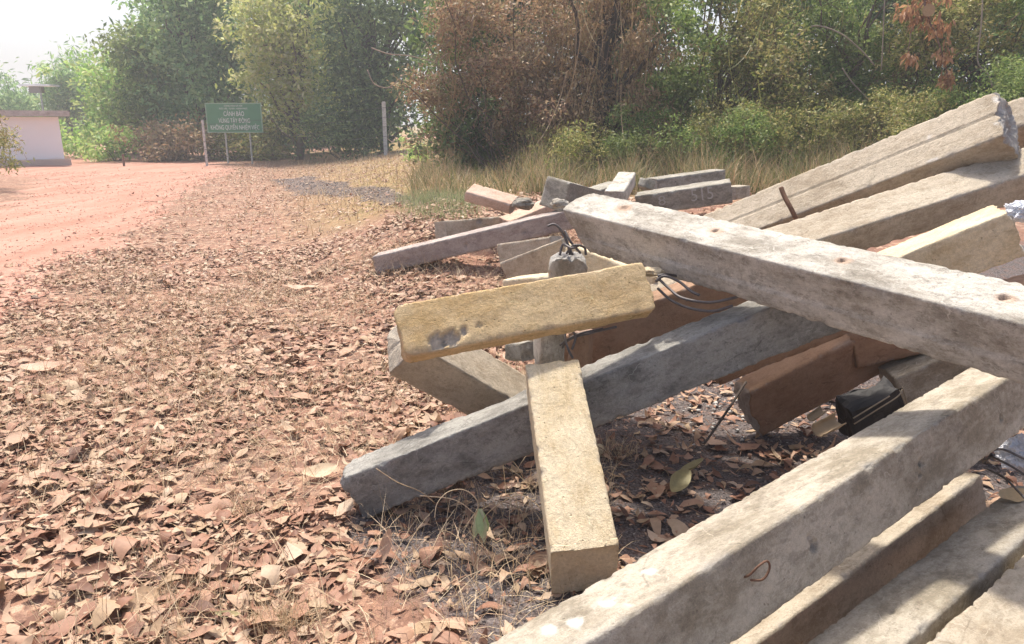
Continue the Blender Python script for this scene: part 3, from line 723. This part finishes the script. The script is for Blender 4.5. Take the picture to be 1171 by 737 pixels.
def Z(v,y):        # world height seen at pixel row v at distance y
    return H+y*math.tan(math.atan((CY-v)/F)-PT)
M['bark']=plain('grey_brown_bark',(.13,.10,.075),.9,0,.7,12)
M['bark_dark']=plain('dark_bark',(.07,.055,.045),.9,0,.7,12)
M['twig']=plain('pale_twigs',(.34,.27,.21),.8,0,.5,20)
M['twig_brown']=plain('brown_twigs',(.20,.12,.085),.8,0,.5,20)
gl=lambda n,c,**k: foliage(n,[(min(.6,2.*q[0]),min(.6,2.05*q[1]),min(.6,1.65*q[2])) for q in c],**k)
M['lf_mid']=gl('mid_green_leaves',[(.045,.08,.025),(.08,.125,.04),(.125,.17,.06),(.20,.23,.10)],transl=.4,patch=((.16,.17,.06),.5))
M['lf_light']=gl('light_green_leaves',[(.10,.18,.05),(.16,.26,.08),(.23,.32,.11),(.28,.34,.15)],transl=.45)
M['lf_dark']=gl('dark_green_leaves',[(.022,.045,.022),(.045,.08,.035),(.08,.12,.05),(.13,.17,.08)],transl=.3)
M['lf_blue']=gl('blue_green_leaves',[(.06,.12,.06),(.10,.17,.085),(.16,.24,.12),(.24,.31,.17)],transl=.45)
M['lf_olive']=gl('olive_leaves',[(.06,.08,.025),(.11,.13,.04),(.18,.18,.07),(.27,.24,.12),(.13,.09,.05)],transl=.35,patch=((.17,.13,.06),.5))
M['lf_yellow']=gl('yellow_green_leaves',[(.16,.20,.06),(.26,.28,.10),(.36,.36,.16),(.42,.40,.22)],transl=.4)
M['lf_brown']=gl('dead_brown_leaves',[(.09,.055,.045),(.17,.10,.075),(.26,.165,.125),(.34,.23,.18),(.13,.12,.06)],transl=.3,patch=((.14,.12,.06),.35))
M['lf_red']=gl('rusty_dead_leaves',[(.15,.07,.04),(.24,.12,.075),(.32,.18,.12)],transl=.3)
M['lf_vine']=gl('dry_vine_leaves',[(.09,.06,.04),(.17,.11,.075),(.25,.17,.12),(.14,.12,.06)],transl=.25)
M['lf_grey']=gl('grey_green_leaves',[(.16,.18,.13),(.28,.28,.22),(.42,.38,.32)],transl=.3)
def crown(u0,u1,v0,v1,y,k,dy=1.2,rr=.55):
    """k blobs filling the photograph rectangle at distance y, real width and depth"""
    out=[]
    x0,x1=X(u0,y),X(u1,y); z1,z0=Z(v0,y),Z(v1,y)
    for i in range(k):
        r=rr*RNG.uniform(.7,1.2)
        x=RNG.uniform(x0+r*.5,x1-r*.5) if x1-x0>r else (x0+x1)/2
        z=RNG.uniform(z0+r*.4,z1-r*.8) if z1-z0>r*1.2 else (z0+z1)/2
        out.append((x,y+RNG.normal()*dy*.5,z,r,r,r*.85))
    return out
def tree_px(label,cat,u0,u1,v0,v1,y,k,rr,n,size,mat,bark='bark',name='broadleaf_tree',**kw):
    xb=X((u0+u1)/2,y); tr=kw.pop('tr',.12)
    return plant(name,label,cat,gp(xb,y),crown(u0,u1,v0,v1,y,k,kw.pop('dy',1.2),rr),n,size,M[mat],M[bark],tr,**kw)
# --- far left
GR='trees along the far side of the road'
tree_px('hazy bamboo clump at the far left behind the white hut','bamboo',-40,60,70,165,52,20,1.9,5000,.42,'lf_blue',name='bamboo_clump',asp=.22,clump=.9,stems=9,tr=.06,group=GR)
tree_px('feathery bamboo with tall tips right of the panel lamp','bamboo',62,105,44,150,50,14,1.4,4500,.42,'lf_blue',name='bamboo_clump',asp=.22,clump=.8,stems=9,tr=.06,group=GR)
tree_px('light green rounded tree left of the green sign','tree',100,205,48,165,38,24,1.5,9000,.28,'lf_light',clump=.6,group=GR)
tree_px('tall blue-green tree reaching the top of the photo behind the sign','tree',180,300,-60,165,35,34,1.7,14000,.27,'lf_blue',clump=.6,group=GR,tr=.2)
tree_px('mid green tree stepping down left of the tall blue-green tree','tree',135,235,12,160,36,22,1.5,9000,.27,'lf_mid',clump=.6,group=GR)
tree_px('tall tree with yellow-green sprays right of the sign','tree',285,395,-60,150,31,34,1.4,14000,.22,'lf_yellow',clump=.5,group=GR,tr=.2)
tree_px('mid green tree filling the space behind the yellow-green sprays','tree',255,430,-60,175,36,34,1.8,12000,.30,'lf_mid',clump=.6,group=GR,tr=.2)
tree_px('dark shady tree behind the white fence post','tree',370,510,-70,172,29,34,1.4,14000,.22,'lf_dark',clump=.5,group=GR,tr=.2,bark='bark_dark')
tree_px('bright green shrub directly behind the white hut','shrub',-20,110,118,185,34,16,.9,3000,.22,'lf_light',name='shrub',stems=7,tr=.04,clump=.4,group='shrubs along the far road edge')
tree_px('pale leafy shrub beside the road between hut and sign','shrub',100,158,135,188,31,9,.7,1800,.2,'lf_light',name='shrub',stems=6,tr=.03,clump=.35,group='shrubs along the far road edge')
tree_px('brownish scrub left of the sign','shrub',150,240,130,192,31,18,.8,5000,.18,'lf_vine',name='shrub',stems=9,tr=.03,clump=.35,twigs=120,twigmat=M['twig'],group='shrubs along the far road edge')
tree_px('olive undergrowth behind the legs of the sign','shrub',230,350,130,190,32,20,.8,5000,.18,'lf_olive',name='shrub',stems=9,tr=.03,clump=.35,group='shrubs along the far road edge')
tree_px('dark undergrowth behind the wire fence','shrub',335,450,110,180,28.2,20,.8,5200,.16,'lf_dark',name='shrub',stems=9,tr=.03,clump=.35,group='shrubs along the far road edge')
tree_px('grey leafy branch end leaning in at the left edge of the photo','shrub',-60,12,120,188,17,9,.34,1700,.12,'lf_olive',name='shrub',stems=6,tr=.02,clump=.2,asp=.3,twigs=30,twigmat=M['twig'])
tree_px('low green weed clump beside the white fence post','shrub',455,500,150,190,20,6,.32,700,.1,'lf_light',name='shrub',stems=6,tr=.012,clump=.18)
# --- thicket on the right
G2='shrubs and trees of the thicket behind the heap'
tree_px('reddish-brown dead bush full of bare twigs left of the vine covered trunk','shrub',472,690,-40,192,14.4,48,.55,23000,.085,'lf_brown',name='dead_bush',stems=16,tr=.03,clump=.2,twigs=650,twigmat=M['twig'],group=G2,dy=1.0,asp=.4)
tree_px('green creeper hanging behind the dead bush','shrub',485,610,-60,190,16.5,22,.7,8000,.11,'lf_mid',name='creeper_bush',stems=12,tr=.03,clump=.28,group=G2)
tree_px('thick dark trunk wrapped in dry brown vines','tree',600,760,-60,195,13.6,36,.48,17000,.085,'lf_vine',name='vine_covered_tree',tr=.16,clump=.18,twigs=520,twigmat=M['twig_brown'],droop=.8,group=G2,bark='bark_dark',trunk_top=(X(715,13.6),13.6,5.2),dy=.7,asp=.35)
tree_px('rusty dead foliage at the foot of the vine covered trunk','shrub',610,660,70,170,13.3,7,.3,1600,.08,'lf_brown',name='dead_bush',stems=6,tr=.015,clump=.15,group=G2,twigs=80,twigmat=M['twig_brown'])
tree_px('glossy green sapling right of the vine covered trunk','shrub',720,800,-40,150,13.9,20,.45,8500,.09,'lf_mid',name='sapling',stems=8,tr=.03,clump=.2,group=G2)
tree_px('olive thicket tree above the tall grass','tree',780,900,-60,150,13.8,30,.5,17000,.08,'lf_olive',name='thicket_tree',tr=.06,clump=.2,group=G2,twigs=260,twigmat=M['twig_brown'],dy=.9)
tree_px('dense green thicket tree above the rusty steel pin','tree',880,1010,-60,165,13.6,30,.5,17000,.08,'lf_mid',name='thicket_tree',tr=.06,clump=.2,group=G2,twigs=260,twigmat=M['twig_brown'],dy=.9)
tree_px('dark green thicket tree behind the hanging rusty branch','tree',990,1120,-60,170,13.4,30,.5,17000,.08,'lf_olive',name='thicket_tree',tr=.06,clump=.2,group=G2,twigs=200,twigmat=M['twig_brown'],dy=.9)
tree_px('green thicket tree at the right edge of the photo','tree',1100,1260,-60,170,13.0,26,.5,14000,.08,'lf_mid',name='thicket_tree',tr=.06,clump=.2,group=G2,twigs=150,twigmat=M['twig_brown'],dy=.9)
tree_px('low olive shrub rising out of the tall grass','shrub',800,960,110,180,12.9,14,.3,4200,.07,'lf_olive',name='shrub',stems=12,tr=.012,clump=.15,group=G2)
tree_px('low green shrub under the thicket right of the tall grass','shrub',960,1200,110,190,12.5,16,.32,5200,.07,'lf_mid',name='shrub',stems=12,tr=.012,clump=.15,group=G2)
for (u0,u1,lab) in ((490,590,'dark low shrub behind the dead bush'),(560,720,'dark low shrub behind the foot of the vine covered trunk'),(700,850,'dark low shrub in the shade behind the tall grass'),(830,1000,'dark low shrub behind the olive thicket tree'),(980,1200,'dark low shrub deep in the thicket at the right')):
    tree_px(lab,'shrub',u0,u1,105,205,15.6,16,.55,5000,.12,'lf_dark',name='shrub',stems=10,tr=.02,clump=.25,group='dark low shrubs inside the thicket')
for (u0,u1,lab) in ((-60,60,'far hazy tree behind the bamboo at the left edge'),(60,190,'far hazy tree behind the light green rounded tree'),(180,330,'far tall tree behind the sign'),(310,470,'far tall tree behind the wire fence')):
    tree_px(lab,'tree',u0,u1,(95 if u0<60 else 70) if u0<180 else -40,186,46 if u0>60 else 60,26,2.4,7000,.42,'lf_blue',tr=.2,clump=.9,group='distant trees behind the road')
for i,(u0,u1,v0,v1,yy,mt,lab) in enumerate(((600,700,140,205,12.3,'lf_olive','small olive bush in the grass below the vine covered trunk'),(680,790,118,196,12.2,'lf_mid','leafy green bush in the tall grass behind the white stub'),(740,850,105,190,12.6,'lf_olive','broad green bush in the tall grass behind the far pile'),(800,900,118,192,12.0,'lf_mid','green bush low in the grass just left of the grooved post'),(860,970,108,185,11.9,'lf_olive','dull green bush in the tall grass behind the grooved post'),(900,1010,95,170,12.3,'lf_olive','olive bush above the rusty steel pin'),(950,1080,100,165,11.7,'lf_olive','green bush in the tall grass above the middle of the grooved post'),(1060,1190,60,140,11.6,'lf_mid','green bush rising behind the end of the highest post'))):
    tree_px(lab,'shrub',u0,u1,v0,v1,yy,18,.26,5200,.055,mt,name='shrub',stems=10,tr=.01,clump=.14,asp=.38,group='bushes standing in the tall grass')
# dry creeper strands hanging from the canopy
for lab,u0,u1,y,nn in (('dry creeper strands hanging over the dead bush',500,640,13.9,70),('dense brown creeper strands hanging down the vine covered trunk',640,750,13.1,120),('thin creeper strands hanging in front of the olive thicket',770,1000,13.0,60)):
    xs_=RNG.uniform(X(u0,y),X(u1,y),nn); Ps=np.stack([xs_,y+RNG.normal(0,.25,nn),RNG.uniform(2.0,4.6,nn)],1)
    o=blades('hanging_creepers',Ps,RNG.uniform(.6,2.4,nn),.016,M['lf_vine'] if nn!=60 else M['lf_olive'],.18,.9,segs=8,updir=-1.)
    tag(o,lab,kind='stuff')
G3='dark trees at the back of the thicket'
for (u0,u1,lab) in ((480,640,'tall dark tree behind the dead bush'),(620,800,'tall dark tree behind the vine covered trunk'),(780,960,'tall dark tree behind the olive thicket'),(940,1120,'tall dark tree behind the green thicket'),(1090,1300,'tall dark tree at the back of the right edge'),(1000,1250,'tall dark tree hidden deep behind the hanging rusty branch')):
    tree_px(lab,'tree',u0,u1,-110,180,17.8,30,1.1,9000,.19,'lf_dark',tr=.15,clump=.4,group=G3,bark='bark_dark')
# hanging dead branch and bare vines in front of the thicket
root=empty('hanging_dead_branch',tuple(at(1060,-30,11))); RB=Vector(at(1060,-30,11))
mb=MB(); mb.add(tube(curve([(0,0,0),tuple(Vector(at(1058,10,11))-RB),tuple(Vector(at(1072,45,11))-RB),tuple(Vector(at(1082,80,11))-RB),tuple(Vector(at(1086,96,11))-RB)],5),[.02-.0008*i for i in range(21)],5))
mb.add(tube(curve([tuple(Vector(at(1058,0,11))-RB),tuple(Vector(at(1045,25,11))-RB),tuple(Vector(at(1038,62,11))-RB)],5),.007,5))
mb.build('branch',M['twig_brown'],root,True)
bl=[(*at(1060,-5,11),.35,.15,.2),(*at(1035,12,11),.2,.12,.16),(*at(1076,30,11),.15,.12,.22),(*at(1080,62,11),.1,.08,.2),(*at(1085,88,11),.05,.05,.12),(*at(1040,66,11),.07,.06,.08),(*at(1055,20,11),.15,.1,.15)]
P=blob_points(bl,620,.07,6)-np.array(RB); Vv,Fq=leaf_quads(P,RNG.uniform(.06,.15,len(P)),.35,1.0,.6); mesh_obj('dead_leaves',Vv,Fq,M['lf_red'],root)
V_,F_=tube([Vector(at(1062,12,10.8))-RB,Vector(at(1062,12,10.95))-RB],.085,16); mesh_obj('sawn_end',V_,F_,plain('sawn_wood',(.42,.28,.16),.8,0,.5,40),root)
tag(root,'hanging dead branch with rusty red leaves and a sawn end at the upper right','branch')
for lab,q,r in (('pale bare vine arching in front of the green thicket',[(905,45,12),(930,30,12),(960,38,12),(985,58,12),(1000,75,12)],.012),
            ('short pale stick slanting below the arching vine',[(963,78,12),(975,95,12),(995,116,12)],.01),
            ('thin pale vine hanging at the right edge of the thicket',[(1124,-10,11.5),(1122,30,11.5),(1118,70,11.5),(1130,85,11.5),(1135,100,11.5)],.012),
            ('slender grey vine hanging right of the rusty branch',[(1012,-10,12),(1010,40,12),(1008,80,12)],.01),
            ('pale stick leaning on the vine covered trunk',[(643,118,12.9),(648,150,12.9),(650,170,12.9)],.02),
            ('long bare twig reaching out left of the dead bush',[(425,55,13.4),(445,62,13.3),(468,64,13.3),(500,72,13.3)],.01),
            ('curved bare twig hanging left of the dead bush',[(420,80,13.3),(428,96,13.3),(445,100,13.3),(462,85,13.3)],.009)):
    V_,F_=tube(curve([at(*a) for a in q],6),r,5); tag(mesh_obj('bare_vine',V_,F_,M['twig'],None,True),lab,'vine','bare vines and sticks in the thicket')

# ------------------------------------------------------------------ white hut
t=NT('whitewashed_wall'); tc=t.n('ShaderNodeTexCoord').outputs['Object']; z=t.n('ShaderNodeSeparateXYZ',{0:tc}).outputs[2]
n1=t.noise(tc,1.5,5,.6); c=t.mix(t.ramp(n1,[(.4,0.),(.7,.4)]),(.93,.94,.95),(.88,.88,.87))
c=t.mix(t.ramp(t.math('ADD',z,t.math('MULTIPLY',n1,.5)),[(.22,1.),(.5,0.)]),c,(.62,.36,.24))
M['wall']=t.finish(c,.9,t.noise(tc,40.,4),.3,.004,.2)
M['slab']=concrete('roof_concrete',(.42,.38,.34),(.55,.52,.48),(.18,.16,.14))
hy=28.2; hx1=X(70,hy); hz0=0.
_r=R(31); hut=empty('small_hut',(hx1-2.6*math.cos(_r)-1.5*math.sin(_r),hy-2.6*math.sin(_r)+1.5*math.cos(_r),hz0)); hut.rotation_euler=(0,0,_r)
mb=MB(); wl=5.2; hh_=Z(134,hy)
mb.box((0,-1.5,hh_/2-.1),(wl,.15,hh_+.2)); mb.box((wl/2-.075,0,hh_/2-.1),(.149,2.85,hh_+.19)); mb.box((-wl/2+.075,0,hh_/2-.1),(.149,2.85,hh_+.19)); mb.box((0,1.5,hh_/2-.1),(wl,.15,hh_+.2))
mb.build('wall',M['wall'],hut)
mb=MB(); mb.box((.1,-.05,hh_+.10),(wl+.55,3.7,.13)); mb.box((.1,-1.92,hh_+.12),(wl+.5,.05,.2)); mb.build('roof',M['slab'],hut)
mb=MB(); mb.box((-1.2,-1.0,hh_+.33),(3.2,1.6,.06),R(2)); mb.box((-1.2,-1.0,hh_+.23),(2.8,1.3,.14),R(2)); mb.build('upper_roof_sheet',M['slab'],hut)
mb=MB(); mb.box((.05,-1.66,.06),(wl+.3,.35,.30)); mb.build('plinth',plain('stained_plinth',(.62,.50,.42),.9),hut)
tag(hut,'small white-walled hut with a flat concrete roof beside the road','hut')
# lamp panel above the hut
lp=Vector(at(45,98,30)); root=empty('panel_lamp',(lp.x,lp.y,0))
V_,F_=tube([(0,0,0),(0,0,lp.z)],.04,8); mesh_obj('pole',V_,F_,plain('galvanised_pole',(.4,.42,.42),.5,.3),root)
mb=MB(); mb.box((0,0,lp.z),(1.22,.7,.07)); mb.build('panel',plain('white_panel',(.8,.82,.84),.5,0,.1),root)
mb=MB(); mb.box((-.2,.1,lp.z-.16),(.45,.3,.26)); mb.build('control_box',plain('grey_box',(.25,.26,.27),.6,0,.1),root)
tag(root,'flat white panel on a thin pole behind the white hut','lamp')
# ------------------------------------------------------------------ green sign
sy=29.; sx=X(270,sy); k=sy*math.cos(PT)+.3
wS=62/F*k; zt=Z(118,sy); zb=Z(152,sy); hS=zt-zb
sg=empty('notice_board',gp(sx,sy)); ox=sx
M['sign']=plain('faded_green_board',(.10,.27,.15),.6,0,.35,3.); M['sign_w']=plain('white_lettering',(.78,.82,.78),.6,0,.15,20.); M['sign_e']=plain('pale_green_frame',(.34,.50,.36),.6,0,.3)
mb=MB(); mb.box((0,0,(zt+zb)/2),(wS,.04,hS)); mb.build('board',M['sign'],sg)
mb=MB()
for zz in (zt-.015,zb+.015): mb.box((0,-.005,zz),(wS+.04,.06,.03))
for xx in (-wS/2,wS/2): mb.box((xx,-.006,(zt+zb)/2),(.03,.058,hS-.06))
mb.build('board_frame',M['sign_e'],sg)
for u in (257.5,285.5):
    xx=X(u,sy)-ox; V_,F_=tube([(xx,.05,-.2),(xx,.05,zb+.3)],.035,8); mesh_obj('post',V_,F_,plain('sign_post',(.50,.53,.47),.7),sg)
for body,fr_,sz,sxx in (('CỘNG HÒA XÃ HỘI',.10,.075,1.),('ĐỘC LẬP - TỰ DO - HẠNH PHÚC',.19,.075,.95),('CẢNH BÁO',.37,.24,.62),('VÙNG TÂY ĐÔNG',.60,.23,.62),('KHÔNG QUYỀN NHIỆM VIỆC',.83,.23,.60)):
    text_mesh(body,sz,'lettering',M['sign_w'],sg,(0,-.024,zt-hS*fr_),(R(90),0,0),.002,sxx)
tag(sg,'green notice board with white capital lettering on two thin posts','sign')
# ------------------------------------------------------------------ wire fence
M['post']=concrete('fence_post_concrete',(.58,.56,.52),(.72,.70,.66),(.3,.28,.25))
p1=Vector(at(441,172,26.0)); z1=gbase(p1.x,p1.y); p2=Vector((X(233.5,27.5),27.5,0.)); fn=empty('wire_fence',(p1.x,p1.y,z1))
hp=Z(117,26.5)-z1
def post(x,y,z,h,w=.13):
    mb=MB(); mb.box((x-p1.x,y-p1.y,z-z1+h/2-.1),(w,w,h+.2),.2); mb.box((x-p1.x,y-p1.y,z-z1+h+.012),(w*.7,w*.7,.026),.2)
    return mb.build('post',M['post'],fn)
post(p1.x,p1.y,z1,hp); h2=Z(138,27.5); post(p2.x,p2.y,0,h2,.075)
post(p1.x+4.6,p1.y-4.,.6,hp)
for k in range(5):
    f_=.18+.18*k
    a=Vector((p2.x-p1.x,p2.y-p1.y-.075,h2*f_-z1)); b=Vector((0,-.075,hp*f_)); c=Vector((4.6,-4.075,.6-z1+hp*f_))
    V_,F_=tube([a,(a+b)/2-Vector((0,0,.04)),b,(b+c)/2-Vector((0,0,.04)),c],.007,4,False); mesh_obj('wire',V_,F_,M['steel'],fn)
tag(fn,'wire fence strung between white concrete posts in front of the dark trees','fence')
q=ground(142,190); V_,F_=tube([(0,0,-.1),(.01,0,.42)],.04,7); o=mesh_obj('wooden_stake',V_,F_,M['twig_brown']); o.location=q; tag(o,'short wooden stake at the far road edge between hut and sign','stake')

# ------------------------------------------------------------------ small things in and around the heap
# wilting sprout
b=Vector(ground(546,640)); root=empty('wilting_sprout',b)
def w2p(u,v,d): return Vector(at(u,v,d))-b
dS=(b-Vector(CC)).dot(Vector(FW))-.02
mb=MB()
for q in ([(546,640),(543,622),(542,600),(547,578),(540,566),(528,560),(512,563),(500,576),(497,592)],[(550,604),(557,588),(575,574),(594,566),(610,574),(620,584)],[(545,636),(541,615),(540,598),(547,580)],[(497,575),(480,562),(455,552),(430,536)],[(546,590),(520,572),(480,567)]):
    mb.add(tube(curve([w2p(u,v,dS-.01*i) for i,(u,v) in enumerate(q)],5),.0016,5))
mb.build('stem',M['straw'],root,True)
M['sprout']=foliage('sprout_leaves',[(.30,.42,.18),(.52,.64,.36),(.70,.74,.55)],.3)
Vv=[];Fq=[]
for i in range(9):
    u0=548+RNG.uniform(-3,3); du=(-7,-4,-1,2,5,8,10,6,3)[i]; lv=(36,30,28,30,32,30,26,40,34)[i]; r0=w2p(u0,582,dS); r1=w2p(548+du,582+lv,dS+.02*RNG.normal())
    ax=(r1-r0); sd=ax.cross(Vector((0,1,.2))).normalized()*.013; k=len(Vv); nv=Vector((0,-.005,0))
    for t_,wf in ((0,.2),(.35,.9),(.7,1.),(1.,.1)):
        c_=r0+ax*t_; Vv+=[tuple(c_-sd*wf),tuple(c_+nv*wf),tuple(c_+sd*wf)]
    for r_ in range(3):
        for c_ in range(2): a=k+r_*3+c_; Fq.append((a,a+1,a+4,a+3))
mesh_obj('wilted_leaves',Vv,Fq,M['sprout'],root,True)
tag(root,'wilting green sprout drooping from a thin stem on the gravel','sprout')
# cream stone by the leaning post
def rock(name,label,cat,p,r,mat,seed,sc=(1,1,.8),sub=3):
    import bmesh
    bm=bmesh.new(); bmesh.ops.create_icosphere(bm,subdivisions=sub,radius=r)
    for v in bm.verts:
        n_=v.co.normalized(); v.co=v.co*(1+.35*noise.noise(n_*1.6+Vector((seed,0,0)))+.15*noise.noise(n_*5+Vector((seed,3,0)))); v.co.x*=sc[0];v.co.y*=sc[1];v.co.z*=sc[2]
    me=bpy.data.meshes.new(name); bm.to_mesh(me); bm.free(); me.materials.append(mat)
    o=bpy.data.objects.new(name,me); COL.objects.link(o); o.location=p; return tag(o,label,cat)
p=ground(684,520); rock('stone','small cream concrete crumb lying right of the leaning cream post','stone',(p[0],p[1],p[2]+.02),.032,M['beam_cream'],3)
rock('stone','small cream rubble lump wedged where the ochre post meets the crossing post','stone',tuple(at(745,311,2.95)),.03,M['beam_cream'],5,(1.6,1,.6))
rock('stone','small pale broken lump at the left tip of the crossing post','stone',tuple(at(640,233,3.62)),.035,M['beam_grey'],9,(1.3,1,.7))
rock('stone','loose grey crumb on the end of the small pink chunk','stone',tuple(at(598,233,6.9)),.09,M['beam_moss'],12,(1.2,1,.6))
# plastic bags
M['plastic']=NT('white_plastic'); tt_=M['plastic']; M['plastic']=tt_.finish((.62,.64,.68),.35,None,spec=.5)
def bag(label,p,r,seed,sc):
    import bmesh
    bm=bmesh.new(); bmesh.ops.create_icosphere(bm,subdivisions=5,radius=r)
    for v in bm.verts:
        n_=v.co.normalized(); q=n_*2.4+Vector((seed,0,0)); f=1+.35*noise.noise(q)+.30*abs(noise.noise(n_*6+Vector((0,seed,0))))+.14*abs(noise.noise(n_*14))-.1
        v.co=Vector((v.co.x*sc[0],v.co.y*sc[1],v.co.z*sc[2]))*f
    me=bpy.data.meshes.new('plastic_bag'); bm.to_mesh(me); bm.free(); me.materials.append(M['plastic'])
    o=bpy.data.objects.new('plastic_bag',me); COL.objects.link(o); o.location=p; tag(o,label,'plastic bag','crumpled plastic bags stuck in the heap')
bag('crumpled white plastic bag caught between posts at the right edge of the photo',tuple(at(1168,520,2.75)),.065,2,(1.2,1,.9))
bag('crumpled pale plastic bag at the end of the pale topped post',tuple(at(1170,243,3.05)),.06,5,(1.1,1,.7))
# black sack under the slab
M['black']=plain('black_plastic_sheet',(.02,.019,.02),.75,0,.2,20,spec=.5)
p0=Vector(at(995,470,3.25)); bs=MB()
import bmesh
bm=bmesh.new(); bmesh.ops.create_cube(bm,size=1); bmesh.ops.subdivide_edges(bm,edges=bm.edges[:],cuts=7,use_grid_fill=True)
for v in bm.verts:
    q=v.co.copy(); v.co=Vector((q.x*.24,q.y*.12,q.z*.19))*(1+.0)+Vector((noise.noise(q*3),noise.noise(q*3+Vector((5,0,0))),noise.noise(q*3+Vector((0,7,0)))))*.022
me=bpy.data.meshes.new('black_sack'); bm.to_mesh(me); bm.free(); me.materials.append(M['black']); o=bpy.data.objects.new('black_sack',me); COL.objects.link(o); o.location=p0; o.rotation_euler=(R(10),R(-20),R(8))
tag(o,'black plastic sack with pale straps in the shade under the clay-brown slab','sack')
for q in ([(-.12,-.07,.03),(-.02,-.085,.07),(.08,-.08,.09),(.12,-.06,.1)],[(-.12,-.068,.06),(-.04,-.08,.09),(.05,-.075,.105)],[(.10,-.07,.11),(.115,-.075,.03),(.12,-.075,-.06)],[(.12,-.06,.11),(.128,-.07,.02),(.13,-.07,-.07)]):
    V_,F_=tube(curve(q,6),.0028,6); mesh_obj('strap',V_,F_,plain('pale_strap',(.30,.25,.18),.8),o,True)
# curled bark
def bark_curl(label,u,v,d,L,r,rz,tx):
    V=[];n=14
    for i in range(9):
        for k in range(n): 
            an=R(200)*k/(n-1)-R(10); rr=r*(1+.25*nz(i*.4,k*.3,d)); V.append(((i/8-.5)*L,-math.cos(an)*rr,-math.sin(an)*rr))
    m=len(V); V+=[(x,y*.88,z_*.88) for x,y,z_ in V]
    Fc=[(i*n+k,i*n+k+1,(i+1)*n+k+1,(i+1)*n+k) for i in range(8) for k in range(n-1)]; Fc+=[tuple(m+j for j in reversed(f)) for f in Fc]
    for i in range(8): Fc+= [(i*n,(i+1)*n,m+(i+1)*n,m+i*n),(i*n+n-1,m+i*n+n-1,m+(i+1)*n+n-1,(i+1)*n+n-1)]
    for k in range(n-1): Fc+=[(k,m+k,m+k+1,k+1),(8*n+k,8*n+k+1,m+8*n+k+1,m+8*n+k)]
    o=mesh_obj('curled_bark',V,Fc,plain('curled_bark_mat',(.36,.27,.17),.9,0,.6,15),None,True); o.location=at(u,v,d); o.rotation_euler=(tx,R(-12),rz); tag(o,label,'bark')
bark_curl('curled piece of tan bark on the soil in front of the clay-brown slab',948,485,3.05,.13,.032,R(25),.5)
bark_curl('dark curled bark strip behind the tan one under the slab',935,472,3.2,.10,.02,R(35),.2)
V_,F_=tube(curve([at(853,437,3.05),at(835,465,2.95),at(818,490,2.9),at(805,508,2.85)],6),.005,6); tag(mesh_obj('thin_stick',V_,F_,M['bark_dark'],None,True),'thin dark stick leaning left of the clay-brown slab','stick')

# ------------------------------------------------------------------ hazy air
mb=MB(); mb.box((0,0,9.),(1500,1500,20.)); hm=bpy.data.materials.new('haze_air'); hm.use_nodes=True; ht=hm.node_tree; ht.nodes.clear()
ho=ht.nodes.new('ShaderNodeOutputMaterial'); pv=ht.nodes.new('ShaderNodeVolumePrincipled'); pv.inputs['Density'].default_value=HAZE; pv.inputs['Color'].default_value=(.93,.96,1.,1); pv.inputs['Anisotropy'].default_value=.25
ht.links.new(pv.outputs[0],ho.inputs['Volume']); tag(mb.build('haze',hm),'thin bright haze hanging in the air',kind='stuff')
# ------------------------------------------------------------------ camera, light, sky
cam=bpy.data.cameras.new('camera'); co=bpy.data.objects.new('camera',cam); COL.objects.link(co); co.location=(0,0,H); co.rotation_euler=(R(75),0,0)
cam.sensor_width=36; cam.lens=36*F/1171; cam.clip_end=3000; cam.clip_start=.05; S.camera=co
EL,AZ=64,-14       # sun ahead of the viewer, a little to the left
w=bpy.data.worlds.new('World'); S.world=w; w.use_nodes=True; nt=w.node_tree; nt.nodes.clear()
sk=nt.nodes.new('ShaderNodeTexSky'); sk.sky_type='NISHITA'; sk.sun_disc=False; sk.sun_elevation=R(EL); sk.sun_rotation=R(AZ); sk.air_density=.75; sk.dust_density=5.; sk.ozone_density=.6
bg=nt.nodes.new('ShaderNodeBackground'); bg.inputs[1].default_value=.15; ow=nt.nodes.new('ShaderNodeOutputWorld'); nt.links.new(sk.outputs[0],bg.inputs[0]); nt.links.new(bg.outputs[0],ow.inputs[0])
sl=bpy.data.lights.new('sun','SUN'); sl.energy=3.7; sl.angle=R(3.5); sl.color=(1,.93,.82); so=bpy.data.objects.new('sun',sl); COL.objects.link(so)
dirn=Vector((math.sin(R(AZ))*math.cos(R(EL)),math.cos(R(AZ))*math.cos(R(EL)),math.sin(R(EL))))
so.rotation_euler=dirn.to_track_quat('Z','Y').to_euler()
S.view_settings.view_transform='Standard'; S.view_settings.look='None'; S.view_settings.gamma=1; S.view_settings.exposure=.74
S.render.engine='CYCLES'

S.cycles.max_bounces=6; S.cycles.diffuse_bounces=3; S.cycles.transmission_bounces=3; S.cycles.glossy_bounces=2; S.cycles.transparent_max_bounces=4
